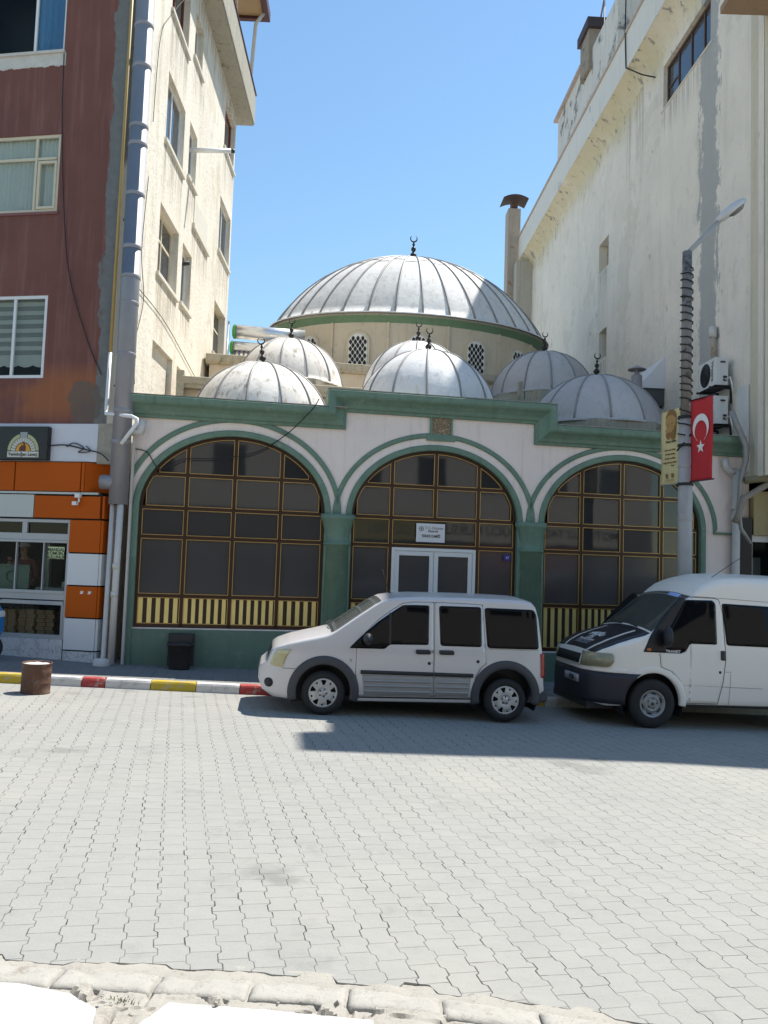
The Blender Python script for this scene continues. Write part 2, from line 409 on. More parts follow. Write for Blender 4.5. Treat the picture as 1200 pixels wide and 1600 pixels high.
# building walls ------------------------------------------------------------
def red_wall_mat():
    t = NT('red_render_with_cement_edge'); o = t.obj(); x, y, z = t.sep(o)
    base = (.195, .082, .066)
    n = t.noise(o, 1.2, 6, .6)
    c = t.mix(n, dk(base, .78), dk(base, 1.2))
    st = t.noise(t.mapping(o, (5, 5, .3)), 1.5, 5, .65)
    c = t.mix(t.math('MULTIPLY', t.step(st, .48, .72), .4), c, (.33, .17, .15))
    or_ = t.math('MULTIPLY', t.step(t.noise(o, .9, 3), .35, .6), t.math('SUBTRACT', 1, t.step(t.math('ABSOLUTE', t.math('SUBTRACT', z, 5.1)), .2, .7)))
    c = t.mix(t.math('MULTIPLY', or_, .65), c, (.40, .15, .055))
    # bare cement strip along the corner
    e = t.math('ADD', x, t.math('MULTIPLY', t.math('SUBTRACT', t.noise(t.mapping(o, (3, 3, 1)), 1.3, 7, .62), .5), .42))
    e = t.math('ADD', e, t.math('MULTIPLY', t.step(z, 7.5, 12), -.0))
    cem = t.mix(t.noise(o, 6, 6, .7), (.12, .125, .12), (.26, .265, .25))
    c = t.mix(t.step(e, -.43, -.40), c, cem)
    pl = t.math('ADD', x, t.math('MULTIPLY', t.math('SUBTRACT', t.noise(t.mapping(o, (4, 4, .8)), 2.1, 5, .6), .5), .12))
    c = t.mix(t.math('MULTIPLY', t.step(pl, -.17, -.155), t.math('SUBTRACT', 1, t.step(z, 9.3, 9.6))), c, (.62, .57, .47))
    # grey repair patch above the white band
    px = t.math('DIVIDE', t.math('ADD', x, .62), .42); pz = t.math('DIVIDE', t.math('SUBTRACT', z, 4.95), .5)
    d = t.math('ADD', t.math('ADD', t.math('MULTIPLY', px, px), t.math('MULTIPLY', pz, pz)), t.math('MULTIPLY', t.math('SUBTRACT', t.noise(o, 4, 5), .5), 1.6))
    c = t.mix(t.math('MULTIPLY', t.math('SUBTRACT', 1, t.step(d, .6, .75)), .8), c, (.15, .125, .10))
    t.set(base=c, rough=.85, spec=.3); t.bump(t.noise(o, 22, 5, .7), .012)
    return t.mat
red_wall = red_wall_mat()

def stained_wall(name, base, stain, x_patch=None, top=None, wins=(), stk=.32):
    t = NT(name); o = t.obj(); x, y, z = t.sep(o)
    n = t.noise(o, .7, 7, .65)
    c = t.mix(n, dk(base, .82), tuple(min(1, a*1.14) for a in base))
    st = t.noise(t.mapping(o, (2.2, 2.2, .3)), 1.2, 7, .7)
    c = t.mix(t.math('MULTIPLY', t.step(st, .48, .74), stk), c, stain)
    gr = t.noise(o, 2.6, 8, .72)
    c = t.mix(t.math('MULTIPLY', t.step(gr, .54, .72), .34), c, dk(stain, .85))
    pt = t.noise(t.mapping(o, (1, 1, .7)), .55, 9, .66, .3)
    c = t.mix(t.math('MULTIPLY', t.step(pt, .575, .59), .30), c, dk(stain, 1.05))
    pt2 = t.noise(t.mapping(o, (1, 1, .8), (0, 0, 0), (7, 3, 2)), 1.1, 10, .7)
    c = t.mix(t.math('MULTIPLY', t.step(pt2, .645, .655), .55), c, dk(stain, .6))
    if wins:
        sn = t.step(t.noise(t.mapping(o, (9, 9, .22)), 1.2, 5, .6), .40, .62)
        acc = None
        for y0, y1, zb, ln in wins:
            m = t.math('MULTIPLY', t.step(y, y0-.12, y0+.06), t.math('SUBTRACT', 1, t.step(y, y1-.06, y1+.12)))
            g = t.math('MULTIPLY', t.step(z, zb-ln, zb), t.math('LESS_THAN', z, zb))
            m = t.math('MULTIPLY', m, g)
            acc = m if acc is None else t.math('MAXIMUM', acc, m)
        c = t.mix(t.math('MULTIPLY', t.math('MULTIPLY', acc, sn), .62), c, dk(stain, .6))
    if top is not None:    # yellow water stain below the eaves
        g = t.math('ADD', t.step(z, top-2.4, top+.2), t.math('MULTIPLY', t.math('SUBTRACT', t.noise(t.mapping(o, (1, 1, .4)), .55, 5), .5), 1.1))
        c = t.mix(t.math('MULTIPLY', t.step(g, .55, 1.05), .6), c, (.58, .50, .26))
        pk = t.math('MULTIPLY', t.step(t.noise(t.mapping(o, (2, 2, 1)), 1.6, 8, .7), .56, .62), t.step(z, top-1.6, top+.3))
        c = t.mix(t.math('MULTIPLY', pk, .8), c, (.20, .20, .18))
    if x_patch is not None:   # vertical strip of bare grey cement, ragged edge (runs in world x)
        d = t.math('ABSOLUTE', t.math('SUBTRACT', y, x_patch))
        d = t.math('ADD', d, t.math('MULTIPLY', t.math('SUBTRACT', t.noise(t.mapping(o, (1, 2, .75)), 2.2, 10, .74), .5), 1.7))
        k = t.math('SUBTRACT', 1, t.step(d, .46, .48))
        c = t.mix(t.math('MULTIPLY', k, .9), c, t.mix(gr, (.34, .34, .33), (.47, .47, .45)))
    t.set(base=c, rough=.88, spec=.25)
    t.bump(t.math('ADD', t.math('MULTIPLY', t.noise(o, 9, 6, .7), .03), t.math('MULTIPLY', t.noise(o, 40, 4, .7), .008)), 1.0, .9)
    return t.mat
cream_wall = stained_wall('stained_cream_render', (.80, .74, .63), (.47, .40, .29), stk=.62, wins=((2.4, 4.05, 11.15, 1.5), (4.6, 5.4, 11.4, 1.2), (2.4, 4.0, 14.1, 1.4), (4.7, 5.6, 14.5, 1.2), (8.9, 10.6, 14.45, 1.5), (2.3, 4.0, 8.15, 1.4), (4.45, 5.45, 8.2, 1.0), (8.75, 10.5, 11.2, 1.5), (8.6, 10.4, 8.1, 1.6), (5.3, 7.3, 10.5, 1.2), (.6, 10.7, 16.4, 1.2)))
right_wall = stained_wall('stained_white_render', (.86, .785, .68), (.56, .50, .41), x_patch=2.55, top=16.6, wins=((9.9, 11.0, 12.15, 2.2), (10.0, 10.9, 9.1, 2.0), (2.5, 5.4, 14.7, 1.0), (6.9, 7.5, 16.4, 3.4), (7.9, 8.3, 16.4, 4.2)))
eave_grey = M('mossy_grey_concrete', (.36, .335, .27), .9, var=.2, scale=3, bump=.015, bscale=18, streak=.6, dirt=(.14, .13, .07), dirt_lo=.55, dirt_hi=.72)

def marble_mat():
    t = NT('veined_marble'); o = t.obj()
    d = t.noise(o, 2.5, 6, .6)
    w = t.math('ABSOLUTE', t.math('SUBTRACT', t.noise(o, 3.2, 6, .62, 1.2), .5))
    v = t.math('SUBTRACT', 1, t.step(w, .0, .022))
    c = t.mix(d, (.55, .56, .58), (.68, .68, .69))
    t.set(base=t.mix(t.math('MULTIPLY', v, .7), c, (.16, .15, .16)), rough=.3)
    return t.mat
marble = marble_mat()
# ================================================================== CAMERA, LIGHT, SKY
cam = bpy.data.cameras.new('camera'); co = bpy.data.objects.new('camera', cam); col.objects.link(co)
cam.sensor_fit = 'VERTICAL'; cam.sensor_height = 36; cam.lens = F/1600*36; cam.clip_end = 3000; cam.clip_start = .05
fw = Vector((0, math.cos(PITCH), math.sin(PITCH))); up0 = Vector((0, -math.sin(PITCH), math.cos(PITCH))); rt0 = Vector((1, 0, 0))
rt = rt0*math.cos(ROLL)+up0*math.sin(ROLL); up = up0*math.cos(ROLL)-rt0*math.sin(ROLL)
co.matrix_world = Matrix(((rt.x, up.x, -fw.x, 0), (rt.y, up.y, -fw.y, 0), (rt.z, up.z, -fw.z, H), (0, 0, 0, 1)))
sc.camera = co
SUN = Vector((.415, .335, 1)).normalized()
sl = bpy.data.lights.new('sun', 'SUN'); sl.energy = 4.3; sl.angle = R(.5); sl.color = (1, .955, .88)
so = bpy.data.objects.new('sun', sl); col.objects.link(so)
so.rotation_euler = SUN.to_track_quat('Z', 'Y').to_euler()
w = bpy.data.worlds.new('World'); sc.world = w; w.use_nodes = True
nt = w.node_tree; bg = nt.nodes['Background']
sky = nt.nodes.new('ShaderNodeTexSky'); sky.sky_type = 'NISHITA'; sky.sun_disc = False
sky.sun_elevation = math.asin(SUN.z); sky.sun_rotation = math.atan2(SUN.x, SUN.y)
sky.altitude = 0; sky.air_density = 1.3; sky.dust_density = .1; sky.ozone_density = 3.0
tint = nt.nodes.new('ShaderNodeMix'); tint.data_type = 'RGBA'; tint.blend_type = 'MULTIPLY'; tint.inputs[0].default_value = 1; tint.inputs[7].default_value = (.95, 1.06, 1.05, 1)
nt.links.new(sky.outputs[0], tint.inputs[6]); nt.links.new(tint.outputs[2], bg.inputs[0]); bg.inputs[1].default_value = .098
sc.view_settings.view_transform = 'Standard'; sc.view_settings.look = 'None'
sc.view_settings.exposure = .80; sc.view_settings.gamma = 1

# ================================================================== GROUND
def sheet(name, poly, dz, mat, res=None, thick=None):
    mb = MB(); mb.add([(x, y, gz(x, y)+dz) for x, y in poly], [tuple(range(len(poly)))])
    return tag(mb.build(name, mat), kind='structure')
sheet('ground', [(-400, -300), (400, -300), (400, 500), (-400, 500)], -.10, ground_mat)
# carriageway, gently uneven
def kerb_near(x): return 4.25-.05*max(0, x+.3)-.09*max(0, min(3, x))**1.5
KX0, KY0, KS = -1.90, 13.10, math.tan(R(8.6))      # foot of the far kerb
def kerb_far(x): return KY0+(x-KX0)*(KS if x > -2.2 else .10) + (-.0 if x > -2.2 else (-.3)*KS*0)
mb = MB(); xs = [-40, -25, -15, -10, -8, -7, -6, -5.2, -4.4, -3.8]+[-3.3+.0425*i for i in range(156)]+[3.6, 4.2, 5, 6, 7, 8, 10, 15, 25, 40]; NY = 46
def block_edge(x):
    k = math.floor((x+.02)/.17); return kerb_near(x)+.035+.085*((math.sin(k*12.9898)*43758.5453) % 1)
vs = []; fs = []
for x in xs:
    y0 = 4.2 if abs(x) > 3.4 else block_edge(x)
    y1 = kerb_far(x)+.05
    for j in range(NY+1):
        y = y0+(y1-y0)*(max(0, j-1)/(NY-1))**1.3
        wob = noise.noise(Vector((x*.45, y*.45, 3)))*.022+noise.noise(Vector((x*1.3, y*1.3, 9)))*.007
        edge = min(1, max(0, (y1-y)/1.2))*min(1, max(0, (y-y0)/.3))
        vs.append((x, y, gz(x, y)+wob*edge-(.05 if j == 0 else 0)))
for i in range(len(xs)-1):
    for j in range(NY): fs.append((i*(NY+1)+j, (i+1)*(NY+1)+j, (i+1)*(NY+1)+j+1, i*(NY+1)+j+1))
mb.add(vs, fs, 0, False)
tag(mb.build('road', road_mat), kind='structure')
# far pavement, 13 cm up
mb = MB()
P = [(-40, kerb_far(-40)+.14)]+[(x, kerb_far(x)+.14) for x in (-20, -10, -6, -4, -2.2, 0, 3, 6, 10, 20, 40)]+[(40, 40), (-40, 40)]
mb.add([(x, y, gz(x, y)+.128) for x, y in P], [tuple(range(len(P)))])
tag(mb.build('pavement', walk_mat), kind='structure')

# ---- painted kerb stones along the far pavement
def kerb_stone(x0, x1, mat, name, label, hgt=.145, group='painted kerb stones along the far pavement'):
    y0, y1 = kerb_far(x0), kerb_far(x1)
    L = math.hypot(x1-x0, y1-y0); a = math.atan2(y1-y0, x1-x0); slope = math.atan2(gz(x1, y1)-gz(x0, y0), L)
    bm = bmesh.new(); bmesh.ops.create_grid(bm, x_segments=1, y_segments=1, size=.5)
    bm.free()
    mb = MB(); nx = 9; prof = [(0, -.02), (.004, hgt*.35), (.008, hgt*.75), (.022, hgt*.95), (.045, hgt), (.10, hgt+.002), (.15, hgt), (.15, -.02)]
    vs = []; fs = []
    sd = random.random()*50
    for i in range(nx):
        t = i/(nx-1)
        for k, (py, pz) in enumerate(prof):
            n = noise.noise(Vector((t*4+sd, k*.6, sd)))*.006
            ex = .006 if i in (0, nx-1) and k in (3, 4) else 0
            vs.append((t*(L-.012)+.006+(ex if i == 0 else -ex), py+n, pz+n-ex))
    kk = len(prof)
    for i in range(nx-1):
        for k in range(kk-1): fs.append((i*kk+k, (i+1)*kk+k, (i+1)*kk+k+1, i*kk+k+1))
    fs += [tuple(range(kk)), tuple(range((nx-1)*kk, nx*kk))[::-1]]
    mb.add(vs, fs)
    o = mb.build(name, mat)
    o.location = (x0, y0, gz(x0, y0)); o.rotation_euler = (0, -slope, a)
    return tag(o, label, 'kerb stone', group)
ks = [(-8.3, -7.6, kerb_white, 'white painted kerb stone beyond the yellow one at the left edge of the photo'),
      (-7.6, -6.9, kerb_red, 'red painted kerb stone out beyond the left edge of the photo'),
      (-6.9, -6.2, kerb_white, 'white painted kerb stone just outside the left edge of the photo'),
      (-6.2, -5.38, kerb_yellow, 'yellow painted kerb stone left of the rusty drum'),
      (-5.38, -4.63, kerb_white, 'white painted kerb stone half hidden behind the rusty drum'),
      (-4.63, -4.27, kerb_red, 'short red painted kerb stone, first to the right of the rusty drum'),
      (-4.27, -3.58, kerb_white, 'white painted kerb stone between the short red one and the yellow one'),
      (-3.58, -2.88, kerb_yellow, 'yellow painted kerb stone between two white ones before the rubbish bin'),
      (-2.88, -2.2, kerb_white, 'white painted kerb stone between yellow and red ones ahead of the silver van'),
      (-2.2, -1.5, kerb_red, 'red painted kerb stone beside the front bumper of the silver van'),
      (-1.5, -.8, kerb_white, 'white painted kerb stone by the front wheel of the silver van'),
      (-.8, -.1, kerb_yellow, 'yellow painted kerb stone under the driver door of the silver van'),
      (-.1, .6, kerb_white, 'white painted kerb stone behind the sills of the silver van'),
      (.6, 1.3, kerb_red, 'red painted kerb stone by the sliding door of the silver van'),
      (1.3, 2.0, kerb_white, 'white painted kerb stone by the rear wheel of the silver van'),
      (2.0, 2.8, kerb_yellow, 'yellow painted kerb stone behind the rear bumper of the silver van'),
      (2.8, 3.6, kerb_white, 'grubby white kerb stone in the gap between the two parked vans'),
      (3.6, 4.4, kerb_red, 'red painted kerb stone behind the front of the white minibus')]
for a, b, m, l in ks: kerb_stone(a, b, m, 'kerb_stone', l)
# the kerb carries on out of the photo
mb = MB()
for xa, xb in ((-40, -8.32), (4.42, 40)):
    n = 12
    P = [(xa+(xb-xa)*i/n, kerb_far(xa+(xb-xa)*i/n)) for i in range(n+1)]
    vs = []
    for x, y in P: vs += [(x, y, gz(x, y)-.05), (x, y+.01, gz(x, y)+.12), (x, y+.03, gz(x, y)+.145), (x, y+.15, gz(x, y)+.145)]
    mb.add(vs, [(4*i+j, 4*i+4+j, 4*i+5+j, 4*i+1+j) for i in range(n) for j in range(3)])
tag(mb.build('kerb', kerb_white, recalc=False), kind='structure')
# ---- near edge: mortar, worn kerb stones, broken concrete, white slabs
mb = MB(); vs = []; fs = []; n = 200; rows = [(-.27, -.012), (-.15, -.006), (-.03, -.010), (.015, .000), (.05, -.003), (.10, -.006), (.16, -.012)]
for i in range(n+1):
    x = -3.2+6.4*i/n
    for k, (dy, dz) in enumerate(rows):
        q = noise.noise(Vector((x*5, k*1.3, 0)))
        y = kerb_near(x)+dy+q*(.045 if k > 3 else .01)
        vs.append((x, y, gz(x, y)+dz+.014*noise.noise(Vector((x*4, k*1.3, 4)))+.008*noise.noise(Vector((x*17, k*3.3, 4)))))
kk = len(rows)
for i in range(n):
    for k in range(kk-1): fs.append((i*kk+k, (i+1)*kk+k, (i+1)*kk+k+1, i*kk+k+1))
mb.add(vs, fs, 0, True)
tag(mb.build('gutter', broken_conc), kind='structure')
sx = [-2.95, -2.46, -2.0, -1.53, -1.04, -.58, -.1, .36, .83, 1.32, 1.82, 2.3]
kl = ['beyond the left edge of the photo', 'second from the left edge, mostly out of the photo', 'at the bottom left corner of the photo', 'above the left white slab',
      'above the gap between the two white slabs', 'above the middle of the right white slab', 'above the right end of the right white slab', 'just right of the right white slab',
      'second to the right of the white slab', 'third to the right of the white slab', 'near the bottom right corner of the photo']
for i in range(len(sx)-1):
    x0, x1 = sx[i]+.007, sx[i+1]-.007
    mb = MB(); vs = []; fs = []; nx, ny = 22, 10
    for a in range(nx+1):
        for b in range(ny+1):
            u, v = a/nx, b/ny
            x = x0+(x1-x0)*u; y = kerb_near(x)-.215+.205*v
            e = min(u, 1-u)*(x1-x0); f = min(v, 1-v)*.2
            rnd = min(1, min(e, f)/.03)
            h = .004+.014*rnd**.5+.004*noise.noise(Vector((x*9, y*9, i)))-(.03*max(0, noise.noise(Vector((x*7, y*7, 20+i)))-.16))+.004*noise.noise(Vector((x*30, y*30, i)))
            h += .012*(1-v)-.006*(1 if .5 < v else 0)+.0025*noise.noise(Vector((x*60, y*60, i)))
            vs.append((x, y, gz(x, y)+h))
    for a in range(nx):
        for b in range(ny): fs.append((a*(ny+1)+b, (a+1)*(ny+1)+b, (a+1)*(ny+1)+b+1, a*(ny+1)+b+1))
    base = len(vs)
    ring = [a*(ny+1) for a in range(nx+1)]+[nx*(ny+1)+b for b in range(1, ny+1)]+[a*(ny+1)+ny for a in range(nx-1, -1, -1)]+[b for b in range(ny-1, 0, -1)]
    for r_ in ring: vs.append((vs[r_][0], vs[r_][1], vs[r_][2]-.14))
    for q in range(len(ring)): fs.append((ring[q], ring[(q+1) % len(ring)], base+(q+1) % len(ring), base+q))
    mb.add(vs, fs, 0, True)
    o = mb.build('kerb_stone', kerb_worn)
    tag(o, 'bare near side kerb stone '+kl[i], 'kerb stone', 'worn bare kerb stones on the near side')
# cracked concrete between stones and slabs
mb = MB(); vs = []; fs = []; nx, ny = 300, 60
for a in range(nx+1):
    for b in range(ny+1):
        x = -3+6*a/nx; y = 2.9+(kerb_near(x)-.20-2.9)*b/ny
        d, pts = noise.voronoi(Vector((x*3.6+.35*noise.noise(Vector((x*3, y*3, 0))), y*3.6, 0)))
        cid = noise.cell(Vector(pts[0])*7.3)
        e = d[1]-d[0]
        h = .012+.016*cid-.035*max(0, 1-e/.05)+.005*noise.noise(Vector((x*14, y*14, 2)))+.004*noise.noise(Vector((x*40, y*40, 5)))+.016*noise.noise(Vector((x*1.7, y*2.5, 7)))-.05*max(0, noise.noise(Vector((x*2.2+4, y*4, 11)))-.25)
        vs.append((x, y, gz(x, y)+h+.005))
for a in range(nx):
    for b in range(ny): fs.append((a*(ny+1)+b, (a+1)*(ny+1)+b, (a+1)*(ny+1)+b+1, a*(ny+1)+b+1))
mb.add(vs, fs, 0, False)
tag(mb.build('broken_pavement', broken_conc), kind='structure')
sheet('near_pavement', [(-40, -12), (40, -12), (40, 2.95), (-40, 2.95)], .04, broken_conc)
mb = MB(); q = [(-.92, 3.90), (-.45, 3.865), (0.03, 3.81), (.02, 3.3), (-.2, 3.0), (-1.2, 3.0), (-1.06, 3.6)]
q = [(a[0]+(b[0]-a[0])*k/14+.007*noise.noise(Vector((a[0]+k, a[1]*3+k*.7, 1))), a[1]+(b[1]-a[1])*k/14+.009*noise.noise(Vector((k*.9, a[0]*5+k, 2)))) for a, b in zip(q, q[1:]+q[:1]) for k in range(14)]
mb.prism(q, 0, .05, axis='z')
o = mb.build('stone_slab', slab_white, bev=.006); o.location = (0, 0, gz(0, 3.8)+.03)
tag(o, 'white stone slab at the bottom centre, its left corner over broken concrete', 'slab')
mb = MB(); q = [(-2.6, 3.95), (-2.0, 3.96), (-1.62, 3.93), (-1.36, 3.86), (-1.2, 3.74), (-1.17, 3.6), (-1.3, 3.0), (-2.6, 3.0)]
q = [(a[0]+(b[0]-a[0])*k/8+.010*noise.noise(Vector((a[0]+k, a[1]*3+k*.7, 1))), a[1]+(b[1]-a[1])*k/8+.012*noise.noise(Vector((k*.9, a[0]*5+k, 2)))) for a, b in zip(q, q[1:]+q[:1]) for k in range(8)]
mb.prism(q, 0, .06, axis='z')
o = mb.build('stone_slab', slab_white, bev=.008); o.location = (0, 0, gz(-1.6, 3.7)+.02)
tag(o, 'white stone slab with a rounded worn corner at the bottom left', 'slab')
for i in range(14):
    x = random.uniform(-1.3, 2.2); y = kerb_near(x)-.24-random.random()*.28
    bm = bmesh.new(); bmesh.ops.create_icosphere(bm, subdivisions=1, radius=random.uniform(.007, .018))
    me = bpy.data.meshes.new('rubble_stone')
    for v in bm.verts: v.co = Vector((v.co.x*random.uniform(.8, 1.5), v.co.y, v.co.z*.6))*random.uniform(.85, 1.15)
    bm.to_mesh(me); bm.free(); me.materials.append(broken_conc)
    o = bpy.data.objects.new('rubble_stone', me); col.objects.link(o)
    o.location = (x, y, gz(x, y)+.07); o.rotation_euler = (random.random(), random.random(), random.random()*6)
    tag(o, 'small loose lump of broken concrete beside the near kerb', 'rubble', 'loose lumps of broken concrete')

# weeds in the broken concrete
wd_mat = M('dusty_green_leaf', (.07, .10, .03), .7, var=.3)
for i, (wx, wy) in enumerate(((-1.16, 3.955), (.62, 3.86))):
    mb = MB()
    for k in range(60):
        a = random.uniform(0, 2*PI); r0 = random.uniform(0, .07); L = random.uniform(.008, .022); b = random.uniform(.2, 1.0)
        x, y = r0*1.6*math.cos(a), r0*.5*math.sin(a); dx, dy = math.cos(a)*L*b, math.sin(a)*L*b
        w_ = .003; mb.add([(x-w_*math.sin(a), y+w_*math.cos(a), 0), (x+w_*math.sin(a), y-w_*math.cos(a), 0), (x+dx*.6+w_*.8*math.sin(a), y+dy*.6-w_*.8*math.cos(a), L*.7), (x+dx, y+dy, L*.8)], [(0, 1, 2, 3)])
    o = mb.build('weed_tuft', wd_mat, recalc=False); o.location = (wx, wy, gz(wx, wy)+.012)
    tag(o, ('small dusty weed tuft in the broken concrete between the two white slabs', 'tiny weed tuft in the cracked concrete right of the right slab')[i], 'weed')

# ================================================================== MOSQUE
MX, MY = -4.64, 14.83
mosque = thing('mosque', 'small mosque with three glazed arches, green trim and grey domes between taller blocks', 'mosque', (MX, MY, 0), (0, 0, ANG))
UE = 12.42            # right end of the facade
SPR = 3.04
ARCH = [(1.86, 1.72, 4.45, .85), (5.73, 1.665, 4.40, .70), (9.63, 1.71, 4.42, .53)]    # centre, half width, crown, sill
def arch_z(u, a):
    c, w_, top, s = a; t = (u-c)/w_
    return SPR+(top-SPR)*math.sqrt(max(0, 1-t*t))
CORN = [(-.10, 4.71), (3.89, 4.71), (3.89, 5.05), (7.71, 5.05), (7.71, 4.64), (UE+.12, 4.64)]
def wall_top(u): return 5.1 if 3.89 < u < 7.71 else 4.75
mb = MB(); NA = 48
bounds = [0]
for c, w_, top, s in ARCH: bounds += [c-w_, c+w_]
bounds += [UE]
for i in range(0, len(bounds), 2):                       # solid piers
    a, b = bounds[i], bounds[i+1]
    cuts = sorted({a, b, *[k for k in (3.89, 7.71) if a < k < b]})
    for p, q in zip(cuts[:-1], cuts[1:]): mb.quad((p, 0, -.6), (q, 0, -.6), (q, 0, wall_top((p+q)/2)), (p, 0, wall_top((p+q)/2)))
for ar in ARCH:
    c, w_, top, s = ar
    us = [c-w_*math.cos(PI*k/NA) for k in range(NA+1)]
    us = sorted(set(us+[k for k in (3.89, 7.71) if c-w_ < k < c+w_]))
    for p, q in zip(us[:-1], us[1:]):
        mb.quad((p, 0, arch_z(p, ar)), (q, 0, arch_z(q, ar)), (q, 0, wall_top((p+q)/2)), (p, 0, wall_top((p+q)/2)))
        mb.quad((p, 0, arch_z(p, ar)), (p, .22, arch_z(p, ar)), (q, .22, arch_z(q, ar)), (q, 0, arch_z(q, ar)))
    for u in (c-w_, c+w_): mb.quad((u, 0, s), (u, .22, s), (u, .22, SPR), (u, 0, SPR))
    mb.quad((c-w_, 0, -.6), (c+w_, 0, -.6), (c+w_, 0, s), (c-w_, 0, s))
    mb.quad((c-w_, 0, s), (c+w_, 0, s), (c+w_, .22, s), (c-w_, .22, s))
mb.box(0, UE, .25, .5, 4.6, 4.78); mb.box(3.89, 7.71, .06, .5, 4.76, 5.12)
mb.quad((0, 0, -.6), (0, 8, -.6), (0, 8, 4.75), (0, 0, 4.75)); mb.quad((UE, 0, -.6), (UE, 8, -.6), (UE, 8, 4.75), (UE, 0, 4.75))
mb.build('facade_wall', white_paint, mosque, recalc=False)
# green dado below the windows
mb = MB()
segs = [(0, ARCH[0][0]+ARCH[0][1], .83), (ARCH[1][0]-ARCH[1][1], 7.395, .68), (ARCH[2][0]-ARCH[2][1], UE, .51)]
for a, b, z in segs: mb.box(a, b, -.025, -.002, -.6, z)
mb.box(-.015, .14, -.05, -.026, -.6, SPR-.9); 
mb.build('dado', green_dado, mosque, bev=.006)
# cornice
prof = [(-.02, -.02), (-.02, .06), (.03, .075), (.06, .11), (.13, .135), (.20, .19), (.26, .27), (.30, .29), (.40, .30), (.425, .27), (.425, -.25), (.0, -.25)]
prof = [(a*.86, b) for a, b in prof]
mb = MB(); mb.sweep(CORN, prof)
mb.build('cornice', green_paint, mosque, bev=.006)
mb = MB()
mb.sweep([(a, b+.367) for a, b in CORN[:2]]+[(3.61-.0, CORN[1][1]+.367)][:0], [(0, -.25), (.012, -.25), (.012, .285), (0, .285)])
mb.sweep([(3.52, 5.417), (8.08, 5.417)], [(0, -.25), (.014, -.25), (.014, .285), (0, .285)])
mb.sweep([(8.08, 5.007), (UE+.12, 5.007)], [(0, -.25), (.012, -.25), (.012, .285), (0, .285)])
mb.build('coping', eave_grey, mosque)
# arch trims
def arc_path(c, a, b, base, t0=0.0, t1=PI, n=56):
    return [(c-a*math.cos(t0+(t1-t0)*k/n), base+b*math.sin(t0+(t1-t0)*k/n)) for k in range(n+1)]
for i, ar in enumerate(ARCH):
    c, w_, top, s = ar
    mb = MB()
    path = [(c-w_, s)]+arc_path(c, w_, top-SPR, SPR)+[(c+w_, s)]
    mb.sweep(path, [(-.012, -.1), (-.012, .03), (.02, .04), (.085, .04), (.10, .025), (.10, -.02)])
    oa = 1.93 if i < 2 else 1.98
    if i == 0: path = arc_path(c, oa, 4.70-SPR, SPR, R(17), PI)
    elif i == 1: path = arc_path(c, oa, 4.64-SPR, SPR)
    else: path = arc_path(c, oa, 4.62-SPR, SPR)+[(c+oa+.02, SPR-.02)]
    mb.sweep(path, [(-.005, -.02), (-.005, .02), (.015, .035), (.075, .035), (.09, .02), (.09, -.02)])
    if i == 2: mb.sweep([(c+oa-.0, SPR-.06), (c+oa+.42, SPR-.06)], [(0, -.02), (0, .05), (.05, .06), (.05, -.02)])
    mb.build('arch_trim', green_paint, mosque)
# engaged columns
for cu in (3.82, 7.67):
    mb = MB()
    n = 14; lv = [(-.6, .245), (2.46, .225), (2.47, .255), (2.50, .27), (2.53, .255), (2.54, .225), (2.62, .225), (2.95, .30), (2.97, .325), (3.06, .325)]
    vs = []; fs = []
    for z, r_ in lv:
        for k in range(n+1):
            t = PI*k/n
            sq = .55 if z > 2.9 else 1.0
            vs.append((cu-r_*math.cos(t), -.0-r_*math.sin(t)*.72*(1 if sq == 1 else .8), z))
    for i in range(len(lv)-1):
        for k in range(n): fs.append((i*(n+1)+k, i*(n+1)+k+1, (i+1)*(n+1)+k+1, (i+1)*(n+1)+k))
    mb.add(vs, fs, 0, True)
    mb.add(vs[-(n+1):], [tuple(range(n+1))])
    o = mb.build('column', green_paint, mosque)
